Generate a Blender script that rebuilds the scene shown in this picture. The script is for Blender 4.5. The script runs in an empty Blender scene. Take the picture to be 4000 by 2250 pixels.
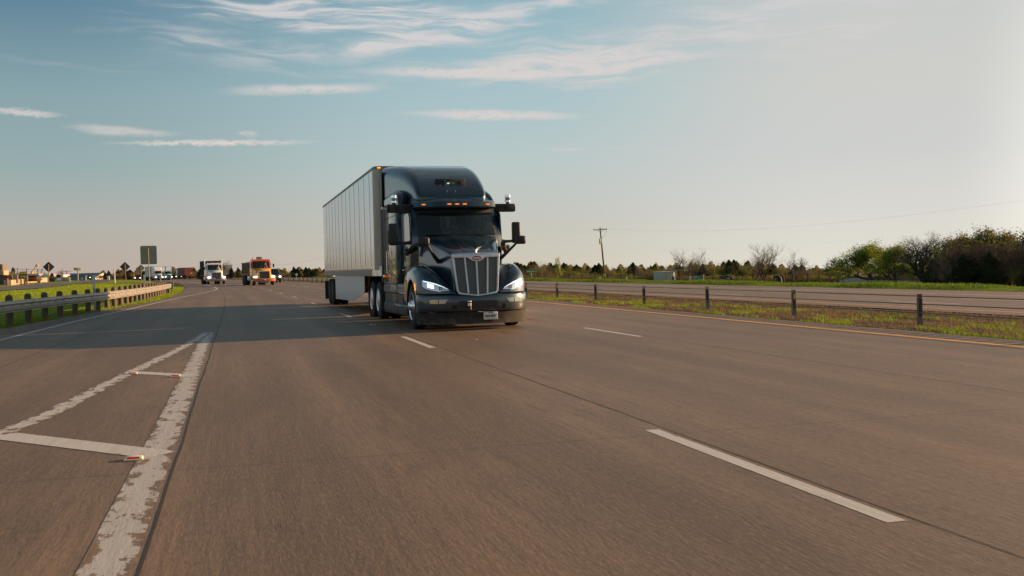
import bpy, bmesh, math, random
import numpy as np
from mathutils import Vector, Matrix
random.seed(7); rng=np.random.default_rng(7)
R=math.radians; PI=math.pi
scene=bpy.context.scene; COL=scene.collection
# ------------------------------------------------------------------ camera
F,H,YAW,PIT,ROL=3921.32,1.3112,0.268224,-0.020811,0.024701   # focal length in pixels of a 4000 px wide frame
def ray(px,py):
    u0,v0=px-2000,py-1125; cr,sr=math.cos(ROL),math.sin(ROL)
    u=cr*u0-sr*v0; v=sr*u0+cr*v0
    d=(u/F,1.0,-v/F); cp,sp=math.cos(PIT),math.sin(PIT)
    y=cp*d[1]-sp*d[2]; z=sp*d[1]+cp*d[2]; c,s=math.cos(YAW),math.sin(YAW)
    return Vector((c*d[0]+s*y,-s*d[0]+c*y,z))
fw=ray(2000,1125); rt=(ray(2000+F,1125)-fw).normalized(); up=(ray(2000,1125-F)-fw).normalized(); fw.normalize()
cam=bpy.data.cameras.new("camera"); co=bpy.data.objects.new("camera",cam); COL.objects.link(co)
m=Matrix((rt,up,-fw)).transposed().to_4x4(); m.translation=(0,0,H); co.matrix_world=m
cam.sensor_width=36; cam.lens=F/4000*36; cam.clip_end=9000; cam.clip_start=.1
scene.camera=co
scene.render.resolution_x=1024; scene.render.resolution_y=576
scene.view_settings.view_transform='Standard'; scene.view_settings.look='None'
scene.view_settings.exposure=1.0; scene.view_settings.gamma=1.0
# ------------------------------------------------------------------ sun
SAZ,SEL=R(84),R(12.2)
sd=Vector((math.sin(SAZ)*math.cos(SEL),math.cos(SAZ)*math.cos(SEL),math.sin(SEL)))
sl=bpy.data.lights.new("sun",'SUN'); sl.energy=5.0; sl.angle=R(.6); sl.color=(1.0,.60,.31)
so=bpy.data.objects.new("sun",sl); COL.objects.link(so); so.rotation_euler=sd.to_track_quat('Z','Y').to_euler(); so.location=(60,20,30)
# ------------------------------------------------------------------ sky
def s2l(c): return tuple(((x/255)/12.92 if x/255<=.04045 else ((x/255+.055)/1.055)**2.4) for x in c)
W=bpy.data.worlds.new("World"); scene.world=W; W.use_nodes=True; wt=W.node_tree; wt.nodes.clear()
class G:
    """tiny helper that writes math nodes"""
    def __init__(s,t): s.t=t
    def n(s,ty,**k):
        a=s.t.nodes.new(ty)
        for q,v in k.items(): setattr(a,q,v)
        return a
    def put(s,sock,v):
        if isinstance(v,(int,float)): sock.default_value=v
        elif isinstance(v,tuple): sock.default_value=v if len(v)==len(sock.default_value) else v+(1,)
        else: s.t.links.new(v,sock)
    def m(s,op,a,b=0.0,c=0.0,clamp=False):
        q=s.n('ShaderNodeMath',operation=op,use_clamp=clamp); s.put(q.inputs[0],a); s.put(q.inputs[1],b); s.put(q.inputs[2],c); return q.outputs[0]
    def ss(s,x,a,b):
        q=s.n('ShaderNodeMapRange',interpolation_type='SMOOTHSTEP'); s.put(q.inputs[0],x); q.inputs[1].default_value=a; q.inputs[2].default_value=b; return q.outputs[0]
    def ramp(s,x,st,interp='LINEAR'):
        q=s.n('ShaderNodeValToRGB'); r=q.color_ramp; r.interpolation=interp
        while len(r.elements)<len(st): r.elements.new(.5)
        for e,(p,c) in zip(r.elements,st): e.position=p; e.color=tuple(c[:3])+(1,)
        s.put(q.inputs[0],x); return q.outputs[0]
    def mix(s,f,a,b,mode='MIX'):
        q=s.n('ShaderNodeMix',data_type='RGBA',blend_type=mode); s.put(q.inputs[0],f); s.put(q.inputs[6],a); s.put(q.inputs[7],b); return q.outputs[2]
    def noise(s,vec,scale,detail=3,rough=.5,dist=0,out=0):
        q=s.n('ShaderNodeTexNoise'); s.put(q.inputs['Vector'],vec); q.inputs['Scale'].default_value=scale; q.inputs['Detail'].default_value=detail; q.inputs['Roughness'].default_value=rough; q.inputs['Distortion'].default_value=dist; return q.outputs[out]
    def comb(s,x,y,z):
        q=s.n('ShaderNodeCombineXYZ'); s.put(q.inputs[0],x); s.put(q.inputs[1],y); s.put(q.inputs[2],z); return q.outputs[0]
    def sep(s,v):
        q=s.n('ShaderNodeSeparateXYZ'); s.put(q.inputs[0],v); return q.outputs
    def vm(s,op,a,b):
        q=s.n('ShaderNodeVectorMath',operation=op); s.put(q.inputs[0],a); s.put(q.inputs[1],b); return q.outputs[0]
g=G(wt)
tc=g.n('ShaderNodeTexCoord').outputs['Generated']; X,Y,Z=g.sep(tc)
az=g.m('MULTIPLY',g.m('ARCTAN2',X,Y),180/PI); el=g.m('MULTIPLY',g.m('ARCSINE',Z),180/PI)
sf=g.m('ADD',g.m('MULTIPLY',X,math.sin(SAZ)),g.m('MULTIPLY',Y,math.cos(SAZ)))
e60=g.m('DIVIDE',el,60,clamp=True)
L=lambda *c:tuple(x*.5 for x in s2l(c))
left=g.ramp(e60,[(0,L(192,174,162)),(.045,L(182,180,173)),(.10,L(152,174,176)),(.16,L(138,166,173)),(.235,L(98,134,155)),(.45,L(90,107,118)),(1,L(76,87,97))])
midc=g.ramp(e60,[(0,L(212,205,188)),(.045,L(200,200,192)),(.10,L(188,202,202)),(.16,L(170,197,203)),(.235,L(148,184,196)),(.45,L(102,120,130)),(1,L(76,87,97))])
right=g.ramp(e60,[(0,L(230,226,214)),(.045,L(218,217,213)),(.10,L(208,209,208)),(.16,L(208,208,204)),(.235,L(203,205,203)),(.45,L(134,144,152)),(1,L(76,87,97))])
c=g.mix(g.ss(sf,-.08,.36),left,midc); c=g.mix(g.ss(sf,.36,.64),c,right)
back=g.ramp(e60,[(0,L(214,206,200)),(.10,L(206,212,216)),(.35,L(160,186,202)),(.7,L(106,122,134)),(1,L(76,87,97))])  # unseen sky behind the camera, brightened to light trailer side and truck front
c=g.mix(g.ss(sf,-.2,-.6),c,back)
c=g.mix(g.m('MULTIPLY',g.ss(sf,.70,.95),g.ss(el,45,5)),c,(1.05,1.0,.90,1))
# cirrus: thin wind-drawn streaks, each at its own bearing and height
wv=g.comb(g.m('MULTIPLY',az,.22),g.m('MULTIPLY',el,1.1),0.0)
wn=g.noise(wv,1.0,5,.6); warp=g.m('MULTIPLY',g.m('SUBTRACT',wn,.5),1.5)
sw=g.noise(g.comb(g.m('MULTIPLY',az,.16),g.m('MULTIPLY',el,.5),11.0),1.0,3,.5)
fine=g.noise(g.comb(g.m('MULTIPLY',az,.17),g.m('ADD',g.m('MULTIPLY',el,1.75),g.m('MULTIPLY',sw,3.2)),3.0),1.1,7,.56,.25)
puff=g.noise(g.comb(g.m('MULTIPLY',az,1.3),g.m('MULTIPLY',el,2.6),7.0),1.2,6,.62,.4)
# (azimuth, elevation, half length, half height, tilt, strength, wispy)
ST=[(-.9,7.15,6.0,.20,1,.95,0),(-5.5,7.7,3.3,.30,-3,.6,.5),(-10.5,8.5,2.4,.20,-2,.75,0),(4.2,10.1,5.2,.42,2,.80,.5),(14.6,8.6,6.2,.34,-2,.85,.3),
    (.9,7.65,.7,.22,0,.5,.3),(18.6,6.6,1.5,.16,-4,.35,.3),(18.5,11.6,7.6,1.5,6,1.0,1),(14.0,10.9,8.0,.42,-2,.95,.5),(22.5,10.9,6,1.0,10,.9,1),(4.5,13.9,11.0,1.1,-4,.8,1),(10,14.1,8.5,.85,-7,1.0,.8),(4,15.2,12,.8,-3,.6,1),
    (17,14.2,7.5,.6,9,.9,.8),(6.2,12.3,8.0,.75,6,.65,1),(-1,12.6,7.5,.6,-1,.45,1),(9,12.6,7,.5,3,.6,1),(-9,11,5,.2,-3,.14,1),(30.5,12.2,9,1.6,-6,.6,1),(33,14,10,1.4,4,.6,1),(25,6.3,7,.2,-4,.12,1)]
cl=0.0
elw=g.m('ADD',el,g.m('MULTIPLY',warp,.45))
for a0,e0,ll,hh,ti,k,wsp in ST:
    t=math.tan(R(ti))
    dx=g.m('DIVIDE',g.m('SUBTRACT',az,a0),ll)
    dy=g.m('DIVIDE',g.m('SUBTRACT',elw if wsp else g.m('ADD',el,g.m('MULTIPLY',g.m('SUBTRACT',puff,.5),.55)),g.m('ADD',g.m('MULTIPLY',g.m('SUBTRACT',az,a0),t),e0)),hh)
    d=g.m('SQRT',g.m('ADD',g.m('POWER',g.m('ABSOLUTE',dx),2.4),g.m('MULTIPLY',dy,dy)))
    mk=g.ss(d,1.05,.15)
    tex=g.ss(fine,.33,.66) if wsp>=.6 else g.ss(puff,.18,.52)
    mk=g.m('MULTIPLY',mk,g.m('MULTIPLY',tex,k))
    cl=g.m('ADD',cl,mk)
veil=g.m('MULTIPLY',g.m('MULTIPLY',g.ss(fine,.42,.85),g.ss(el,8,15)),.75)
cl=g.m('ADD',cl,g.m('MULTIPLY',veil,g.ss(az,-9,3)),clamp=True)
cc=g.ramp(g.m('DIVIDE',el,16,clamp=True),[(0,L(232,212,196)),(.5,L(224,214,208)),(1,L(206,208,212))])
c=g.mix(cl,c,cc)
sky=g.n('ShaderNodeTexSky',sky_type='NISHITA',sun_disc=False,sun_elevation=SEL,sun_rotation=SAZ,air_density=1.2,dust_density=2.0,ozone_density=2.0)
b1=g.n('ShaderNodeBackground'); wt.links.new(sky.outputs[0],b1.inputs[0]); b1.inputs[1].default_value=.05
b2=g.n('ShaderNodeBackground'); g.put(b2.inputs[0],c); b2.inputs[1].default_value=1.0
mx=g.n('ShaderNodeMixShader'); mx.inputs[0].default_value=.93
wt.links.new(b1.outputs[0],mx.inputs[1]); wt.links.new(b2.outputs[0],mx.inputs[2])
wo=g.n('ShaderNodeOutputWorld'); wt.links.new(mx.outputs[0],wo.inputs[0])
# ------------------------------------------------------------------ road geometry helpers
K=.000572
def cx(y):          # sideways drift of the road, which curves gently left far away
    if y<=33.3: return 0.0
    if y<=420: return -K*(y-33.3)**2/2
    return -K*386.7**2/2-K*386.7*(y-420)
def hd(y): return K*(min(max(y,33.3),420)-33.3)
EL=[(-80,-8.5),(10,-7.0),(24,-6.3),(29.4,-6.1),(39,-5.35),(50,-4.5),(60,-3.75),(80,-3.45),(110,-3.5),(900,-3.5)]
def lerp(t,x):
    if x<=t[0][0]: return t[0][1]
    for (a,b),(c_,d) in zip(t,t[1:]):
        if x<=c_: return b+(d-b)*(x-a)/(c_-a)
    return t[-1][1]
TL=[(0,.0),(.5,.04),(2.5,.05),(5.5,.42),(10,.5),(14.5,.66),(22,1.0),(56,1.35),(146,2.5),(400,7),(900,16)]
TR=[(0,-.01),(1.0,.08),(2.0,.08),(4,-.12),(8,-1.0),(73,-2.95),(473,-12.8),(900,-24)]
TM=[(11.55,-.02),(12.2,-.03),(13.8,-.07),(15.6,-.04),(16.2,-.02)]
def T(x,y):
    xr=x-cx(y); e=lerp(EL,y)
    if xr<e: return lerp(TL,e-xr)+.05*math.sin(xr*.35+y*.11)*min(1,(e-xr)/6)
    if xr>26.5: return lerp(TR,xr-26.5)
    if 11.55<xr<16.2: return lerp(TM,xr)
    return 0.0
def at(px,d,py=1070):      # a place seen at column px, d metres away
    r=ray(px,py); k=d/math.hypot(r.x,r.y); x,y=r.x*k,r.y*k; return x,y,T(x,y)
def zat(px,py,d):          # height of the sight line at that distance
    r=ray(px,py); return H+r.z*d/math.hypot(r.x,r.y)
# ------------------------------------------------------------------ objects
def tag(o,label=None,cat=None,group=None,kind=None):
    if label: o['label']=label
    if cat: o['category']=cat
    if group: o['group']=group
    if kind: o['kind']=kind
    return o
def empty(name,label,cat,loc=(0,0,0),rz=0,group=None):
    o=bpy.data.objects.new(name,None); COL.objects.link(o); o.location=loc; o.rotation_euler=(0,0,rz); o.empty_display_size=.3
    return tag(o,label,cat,group)
def copy_tree(o,parent=None):
    c=o.copy(); COL.objects.link(c)
    if parent is not None: c.parent=parent
    for ch in list(o.children): copy_tree(ch,c)
    return c
class MB:
    def __init__(s): s.v=[]; s.f=[]
    def add(s,v,f):
        o=len(s.v); s.v+= [tuple(p) for p in v]; s.f+=[tuple(i+o for i in q) for q in f]; return s
    def box(s,c,d,rz=0,rx=0,ry=0):
        M=Matrix.Rotation(rz,3,'Z')@Matrix.Rotation(ry,3,'Y')@Matrix.Rotation(rx,3,'X'); c=Vector(c)
        v=[c+M@Vector((x*d[0]/2,y*d[1]/2,z*d[2]/2)) for x in(-1,1) for y in(-1,1) for z in(-1,1)]
        return s.add(v,[(0,1,3,2),(4,6,7,5),(0,4,5,1),(2,3,7,6),(0,2,6,4),(1,5,7,3)])
    def bbox(s,c,d,b=.02,seg=2,rz=0,rx=0,ry=0):
        bm=bmesh.new(); bmesh.ops.create_cube(bm,size=1); bmesh.ops.scale(bm,vec=d,verts=bm.verts)
        bmesh.ops.bevel(bm,geom=bm.edges[:],offset=min(b,min(d)*.49),segments=seg,profile=.5,affect='EDGES')
        M=Matrix.Rotation(rz,3,'Z')@Matrix.Rotation(ry,3,'Y')@Matrix.Rotation(rx,3,'X'); c=Vector(c)
        bm.verts.index_update(); s.add([c+M@v.co for v in bm.verts],[[v.index for v in f.verts] for f in bm.faces]); bm.free(); return s
    def tube(s,pts,r,n=8,caps=True):
        pts=[Vector(p) for p in pts]; rs=r if isinstance(r,(list,tuple)) else [r]*len(pts); v=[]
        t0=(pts[1]-pts[0]).normalized(); a=Vector((0,0,1)) if abs(t0.z)<.9 else Vector((1,0,0)); nx=t0.cross(a).normalized()
        for i,p in enumerate(pts):
            t=(pts[min(i+1,len(pts)-1)]-pts[max(i-1,0)]).normalized(); nx=(nx-t*nx.dot(t)).normalized(); ny=t.cross(nx)
            v+=[p+(nx*math.cos(2*PI*k/n)+ny*math.sin(2*PI*k/n))*rs[i] for k in range(n)]
        f=[(i*n+k,i*n+(k+1)%n,(i+1)*n+(k+1)%n,(i+1)*n+k) for i in range(len(pts)-1) for k in range(n)]
        if caps: f+=[tuple(range(n))[::-1],tuple((len(pts)-1)*n+k for k in range(n))]
        return s.add(v,f)
    def cyl(s,a,b,r,r2=None,n=12): return s.tube([a,b],[r,r if r2 is None else r2],n)
    def loft(s,rings,closed=True,caps=True):
        n=len(rings[0]); v=[p for r in rings for p in r]; f=[]
        for i in range(len(rings)-1):
            for k in range(n if closed else n-1): f.append((i*n+k,i*n+(k+1)%n,(i+1)*n+(k+1)%n,(i+1)*n+k))
        if caps: f+=[tuple(range(n))[::-1],tuple((len(rings)-1)*n+k for k in range(n))]
        return s.add(v,f)
    def prism(s,poly,ax,a,b):   # polygon in the two other axes, extruded along ax
        def P(p,t): return {'x':(t,p[0],p[1]),'y':(p[0],t,p[1]),'z':(p[0],p[1],t)}[ax]
        return s.loft([[P(p,a) for p in poly],[P(p,b) for p in poly]])
    def lathe(s,prof,c,ax='x',n=28,a0=0):   # prof: (offset along axis, radius)
        c=Vector(c); v=[]
        for o,r in prof:
            for k in range(n):
                t=2*PI*k/n+a0; q=(math.cos(t)*r,math.sin(t)*r)
                v.append(c+Vector({'x':(o,q[0],q[1]),'y':(q[0],o,q[1]),'z':(q[0],q[1],o)}[ax]))
        f=[(i*n+k,i*n+(k+1)%n,(i+1)*n+(k+1)%n,(i+1)*n+k) for i in range(len(prof)-1) for k in range(n)]
        f+=[tuple(range(n))[::-1],tuple((len(prof)-1)*n+k for k in range(n))]
        return s.add(v,f)
    def build_each(s,name,mat,parent=None,smooth=35):
        par=list(range(len(s.v)))
        def fd(a):
            while par[a]!=a: par[a]=par[par[a]]; a=par[a]
            return a
        for f in s.f:
            for b in f[1:]: par[fd(b)]=fd(f[0])
        gs={}
        for f in s.f: gs.setdefault(fd(f[0]),[]).append(f)
        for fs in gs.values():
            ids=sorted({i for f in fs for i in f}); mp={a:b for b,a in enumerate(ids)}; q=MB(); q.v=[s.v[i] for i in ids]; q.f=[tuple(mp[i] for i in f) for f in fs]; q.build(name,mat,parent,smooth)
    def build(s,name,mat,parent=None,smooth=35,label=None,flip=False):
        me=bpy.data.meshes.new(name); me.from_pydata(s.v,[],s.f)
        bm=bmesh.new(); bm.from_mesh(me); bmesh.ops.recalc_face_normals(bm,faces=bm.faces); bm.to_mesh(me); bm.free()
        for m_ in (mat if isinstance(mat,list) else [mat]): me.materials.append(m_)
        if smooth:
            me.polygons.foreach_set('use_smooth',[True]*len(me.polygons)); me.set_sharp_from_angle(angle=R(smooth))
        o=bpy.data.objects.new(name,me); COL.objects.link(o)
        if parent is not None: o.parent=parent
        if label: o['label']=label
        return o
def rrect(w,zb,zt,rt,rb,y,n=5,x0=0,lean=0):   # rounded rectangle in the xz plane
    out=[]
    for cx_,cz,r,a in((w-rt,zt-rt,rt,0),(-w+rt,zt-rt,rt,90),(-w+rb,zb+rb,rb,180),(w-rb,zb+rb,rb,270)):
        for i in range(n+1):
            t=R(a+90*i/n); out.append((x0+cx_+r*math.cos(t),y+lean*(cz+r*math.sin(t)-zb),cz+r*math.sin(t)))
    return out
def text(name,body,size,loc,rot,mat,parent=None,ext=.002,align='CENTER',sx=1.0,bold=0.0):
    cu=bpy.data.curves.new(name,'FONT'); cu.body=body; cu.size=size; cu.extrude=ext; cu.align_x=align; cu.align_y='CENTER'; cu.offset=bold; cu.resolution_u=3
    tmp=bpy.data.objects.new('tmp',cu); COL.objects.link(tmp); dg=bpy.context.evaluated_depsgraph_get(); me=bpy.data.meshes.new_from_object(tmp.evaluated_get(dg)); bpy.data.objects.remove(tmp)
    o=bpy.data.objects.new(name,me); COL.objects.link(o); o.location=loc; o.rotation_euler=rot; o.scale=(sx,1,1); me.materials.clear(); me.materials.append(mat)
    if parent is not None: o.parent=parent
    return o
# ------------------------------------------------------------------ materials
MATS={}
def mat(name,col,rough=.5,metal=0.0,coat=0.0,var=0.0,vs=3.0,bump=0.0,bs=40.0,emit=None,es=1.0,spec=.5,rvar=0.0,trans=0.0,stretch=(1,1,1),dirt=None,dz=None,alpha=None):
    if name in MATS: return MATS[name]
    m_=bpy.data.materials.new(name); m_.use_nodes=True; t=m_.node_tree; q=G(t); b=t.nodes['Principled BSDF']
    col=tuple(col[:3])+(1,)
    b.inputs['Roughness'].default_value=rough; b.inputs['Metallic'].default_value=metal; b.inputs['Coat Weight'].default_value=coat; b.inputs['Coat Roughness'].default_value=.04
    b.inputs['Specular IOR Level'].default_value=spec
    if var or bump or rvar or dirt:
        co_=q.n('ShaderNodeTexCoord').outputs['Object']; mp=q.n('ShaderNodeMapping'); mp.inputs['Scale'].default_value=stretch; t.links.new(co_,mp.inputs[0]); v=mp.outputs[0]
        n1=q.noise(v,vs,5,.6)
        c_=q.mix(n1,tuple(x*(1-var) for x in col[:3])+(1,),tuple(min(1,x*(1+var)) for x in col[:3])+(1,)) if var else col
        if dirt:
            z=q.sep(co_)[2]; k=q.m('MULTIPLY',q.ss(z,dz[1],dz[0]),q.ss(n1,.3,.75)); c_=q.mix(k,c_,tuple(dirt)+(1,))
            q.put(b.inputs['Roughness'],q.m('ADD',q.m('MULTIPLY',k,.5),rough,clamp=True))
        q.put(b.inputs['Base Color'],c_)
        if rvar: q.put(b.inputs['Roughness'],q.m('ADD',rough,q.m('MULTIPLY',q.m('SUBTRACT',q.noise(v,vs*2.3,4,.6),.5),rvar*2),clamp=True))
        if bump:
            bp=q.n('ShaderNodeBump'); bp.inputs['Strength'].default_value=bump; bp.inputs['Distance'].default_value=.02; q.put(bp.inputs['Height'],q.noise(v,bs,4,.6)); t.links.new(bp.outputs[0],b.inputs['Normal'])
    else: b.inputs['Base Color'].default_value=col
    if emit: b.inputs['Emission Color'].default_value=tuple(emit)+(1,); b.inputs['Emission Strength'].default_value=es
    if trans: b.inputs['Transmission Weight'].default_value=trans; b.inputs['IOR'].default_value=1.1
    MATS[name]=m_; return m_
# ------------------------------------------------------------------ pavement material (UV: u across the road, v along it, metres)
def pavement(name,base,warm,chips=None):
    m_=bpy.data.materials.new(name); m_.use_nodes=True; t=m_.node_tree; q=G(t); b=t.nodes['Principled BSDF']
    uv=q.n('ShaderNodeUVMap',uv_map='UVMap').outputs[0]; u,v,_=q.sep(uv)
    lat=q.noise(q.comb(q.m('MULTIPLY',u,1.3),q.m('MULTIPLY',v,.06),0.),1.0,6,.6)      # wheel-path and lane streaks
    big=q.noise(q.comb(q.m('MULTIPLY',u,.35),q.m('MULTIPLY',v,.16),3.),1.0,4,.6)
    st=q.noise(q.comb(q.m('MULTIPLY',u,20.),q.m('MULTIPLY',v,1.3),1.),1.0,5,.7)       # drag-finished texture
    gr=q.noise(q.comb(q.m('MULTIPLY',u,55.),q.m('MULTIPLY',v,11.),2.),1.0,4,.8)       # aggregate
    c_=q.mix(q.ss(lat,.3,.7),base,warm)
    c_=q.mix(q.m('MULTIPLY',q.ss(big,.35,.72),.5),c_,tuple(x*.62 for x in base),)
    # rubber-polished wheel tracks, one pair in each 3.8 m lane
    tr=q.m('ABSOLUTE',q.m('SUBTRACT',q.m('FRACT',q.m('DIVIDE',q.m('ADD',u,.55),1.88)),.5))
    c_=q.mix(q.m('MULTIPLY',q.ss(tr,.28,.05),q.m('ADD',.05,q.m('MULTIPLY',lat,.50))),c_,tuple(x*.5 for x in base))
    c_=q.mix(q.m('MULTIPLY',q.ss(st,.35,.70),.52),c_,tuple(x*.55 for x in base))
    c_=q.mix(q.m('MULTIPLY',q.ss(gr,.45,.78),.45),c_,tuple(min(1,x*1.5) for x in warm))
    c_=q.mix(q.m('MULTIPLY',q.ss(gr,.5,.25),.50),c_,tuple(x*.42 for x in base))
    stn=q.noise(q.comb(q.m('MULTIPLY',u,2.2),q.m('MULTIPLY',v,.5),9.),1.0,5,.65)
    c_=q.mix(q.m('MULTIPLY',q.ss(stn,.60,.74),.55),c_,tuple(x*.45 for x in base))
    # oil band down the middle of each lane
    ob=q.m('ABSOLUTE',q.m('SUBTRACT',q.m('FRACT',q.m('DIVIDE',q.m('ADD',u,.50),3.78)),.5)); obn=q.noise(q.comb(q.m('MULTIPLY',u,1.2),q.m('MULTIPLY',v,.12),6.),1.0,4,.6)
    c_=q.mix(q.m('MULTIPLY',q.ss(ob,.12,.0),q.m('MULTIPLY',q.ss(obn,.3,.7),.38)),c_,tuple(x*.45 for x in base))
    # transverse saw joints every 4.6 m
    jt=q.m('ABSOLUTE',q.m('SUBTRACT',q.m('FRACT',q.m('DIVIDE',v,14.2)),.5))
    c_=q.mix(q.m('MULTIPLY',q.ss(jt,.0012,.0004),.55),c_,tuple(x*.3 for x in base))
    ro=.56
    if chips:
        pc,amt,lo,hi=chips
        ch=q.noise(q.comb(q.m('MULTIPLY',u,9.),q.m('MULTIPLY',v,4.2),5.),1.0,8,.72)
        e1=q.n('ShaderNodeUVMap',uv_map='Edge').outputs[0]; eu=q.sep(e1)[0]
        edge=q.m('ABSOLUTE',q.m('SUBTRACT',eu,.5))
        k=q.ss(q.m('ADD',ch,q.m('MULTIPLY',edge,-amt)),lo,hi)
        pcv=q.mix(q.ss(st,.3,.8),tuple(pc),tuple(x*.80 for x in pc)); pcv=q.mix(q.m('MULTIPLY',q.ss(gr,.5,.8),.3),pcv,tuple(x*.6 for x in pc))
        c_=q.mix(k,c_,pcv)
    q.put(b.inputs['Base Color'],c_); b.inputs['Roughness'].default_value=ro; b.inputs['Specular IOR Level'].default_value=.32
    bp=q.n('ShaderNodeBump'); bp.inputs['Strength'].default_value=.35; bp.inputs['Distance'].default_value=.008
    q.put(bp.inputs['Height'],q.m('ADD',q.m('MULTIPLY',st,.7),gr)); t.links.new(bp.outputs[0],b.inputs['Normal'])
    return m_
CB=(.148,.108,.074); CW=(.252,.178,.117)
M_road=pavement('concrete',CB,CW)
M_old=pavement('old_asphalt',(.12,.105,.098),(.155,.135,.12))
M_white=pavement('worn_white_paint',CB,CW,((.54,.54,.53),.30,.20,.30))
M_arm=pavement('flaking_white_paint',CB,CW,((.50,.50,.49),.34,.37,.41))
M_chip=pavement('chipped_white_paint',CB,CW,((.46,.46,.455),.34,.35,.39))
M_yel=pavement('yellow_paint',CB,CW,((.78,.37,.025),.22,.12,.22))
M_crack=mat('joint_seal',(.034,.028,.024),.8)
M_groove=pavement('groove_shade',(.07,.058,.05),(.10,.085,.07))  # dark tone stands for the shade inside the grooves
def strip(name,left,right,ys,z,material,parent=None,us=None):
    """a road sheet between two side functions left(y), right(y); UV in metres, plus an Edge map 0..1 across"""
    n=6 if us is None else us; v=[];f=[];uv=[];ed=[]
    for y in ys:
        a,b=left(y),right(y)
        for i in range(n+1):
            x=a+(b-a)*i/n; v.append((x+cx(y),y,z if not callable(z) else z(x+cx(y),y))); uv.append((x,y)); ed.append((i/n,y))
    for j in range(len(ys)-1):
        for i in range(n): a=j*(n+1)+i; f.append((a,a+1,a+n+2,a+n+1))
    me=bpy.data.meshes.new(name); me.from_pydata(v,[],f); me.materials.append(material)
    for nm,dat in(('UVMap',uv),('Edge',ed)):
        l=me.uv_layers.new(name=nm); l.data.foreach_set('uv',[c for p in me.loops for c in dat[p.vertex_index]])
    o=bpy.data.objects.new(name,me); COL.objects.link(o)
    if parent is not None: o.parent=parent
    return o
def path(name,pts,w,z,material,parent=None,sub=1):
    """painted line along a world polyline"""
    v=[];f=[];uv=[];ed=[]; P=[]
    for (a,b) in zip(pts,pts[1:]):
        k=max(1,int(math.hypot(b[0]-a[0],b[1]-a[1])/1.0))
        P+=[(a[0]+(b[0]-a[0])*i/k,a[1]+(b[1]-a[1])*i/k) for i in range(k)]
    P.append(pts[-1])
    for i,p in enumerate(P):
        a,b=P[max(0,i-1)],P[min(len(P)-1,i+1)]; d=Vector((b[0]-a[0],b[1]-a[1])).normalized(); nx,ny=-d.y*w/2,d.x*w/2
        v+=[(p[0]-nx,p[1]-ny,z),(p[0],p[1],z),(p[0]+nx,p[1]+ny,z)]; uv+=[(p[0]-nx,p[1]-ny),p,(p[0]+nx,p[1]+ny)]; ed+=[(0,0),(.5,0),(1,0)]
    for i in range(len(P)-1): a=i*3; f+=[(a,a+1,a+4,a+3),(a+1,a+2,a+5,a+4)]
    me=bpy.data.meshes.new(name); me.from_pydata(v,[],f); me.materials.append(material)
    for nm,dat in(('UVMap',uv),('Edge',ed)):
        l=me.uv_layers.new(name=nm); l.data.foreach_set('uv',[c for q in me.loops for c in dat[q.vertex_index]])
    o=bpy.data.objects.new(name,me); COL.objects.link(o)
    if parent is not None: o.parent=parent
    return o
def yr(a,b,far=12):
    out=[a]; y=a
    while y<b: y+= 2 if y<120 else far; out.append(min(y,b))
    return out
ys=yr(-60,760)
road=strip('road',lambda y:lerp(EL,y),lambda y:11.55,ys,0.0,M_road,us=8); tag(road,kind='structure')
opp=strip('opposite_road',lambda y:16.2,lambda y:26.5,ys,0.0,M_road,us=6); tag(opp,kind='structure')
# paint and joints on the near carriageway
path('white_line',[(-6.1,0),(-5.3,16),(-4.97,24),(-4.76,31.2),(-3.97,47),(-3.22,61.8),(-2.21,76.8),(-1.72,86.5),(-1.62,93.8),(-2.17,109.6),(-3.51,133.5),(-6.8,179.7),(-11.9,230),(-24,315),(-42,420)],.125,.003,M_white,road)
path('gore_line',[(-.605,-2),(-.60,10),(-.62,16),(-.63,23.7)],.24,.0018,M_chip,road)
path('gore_line',[(-.68,23.6),(-.83,20.9),(-1.03,18.4),(-1.46,14.26),(-1.78,10.49),(-2.03,9.1),(-2.9,4),(-3.9,-2)],.22,.0026,M_arm,road)
path('gore_bar',[(-.62,13.72),(-1.43,14.62)],.24,.0034,M_white,road)
path('gore_bar',[(-.56,7.75),(-1.95,9.28)],.28,.0034,M_white,road)
def edge(nm,xr,w,a,b,z,m_,par): return strip(nm,lambda y:xr-w/2,lambda y:xr+w/2,yr(a,b),z,m_,par,us=2)
edge('yellow_line',10.71,.125,-40,600,.003,M_yel,road)
def dashes(nm,xr,y0,n,par,w=.115,L_=3.05):
    for i in range(n):
        y=y0+12.192*i; edge(nm,xr,w,y,y+L_,.0018,M_white,par)
dashes('lane_dash',3.13,4.28-12.19,28,road); dashes('lane_dash',7.02,16.85,24,road)
def crack(xs,w,a,b,par,wob=.010,z=.0025,wx=False):
    v=[];f=[];y=a;i=0
    while y<b:
        ww=w*random.uniform(.8,1.15); o_=wob*(.5*math.sin(y*.9)+.35*math.sin(y*2.3+1)+random.uniform(-.15,.15)); x=xs+o_+cx(y)
        v+=[(x-ww/2,y,z),(x+ww/2,y,z)]; y+=.22 if y<60 else 3; i+=1
    f=[(2*k,2*k+1,2*k+3,2*k+2) for k in range(i-1)]
    me=bpy.data.meshes.new('joint'); me.from_pydata(v,[],f); me.materials.append(M_crack); o=bpy.data.objects.new('joint',me); COL.objects.link(o); o.parent=par
crack(-.445,.014,-5,220,road); crack(3.25,.011,-5,200,road); crack(7.14,.011,-5,200,road); crack(-3.42,.014,-5,62,road)
crack(20.3,.02,-5,200,opp)
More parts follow.
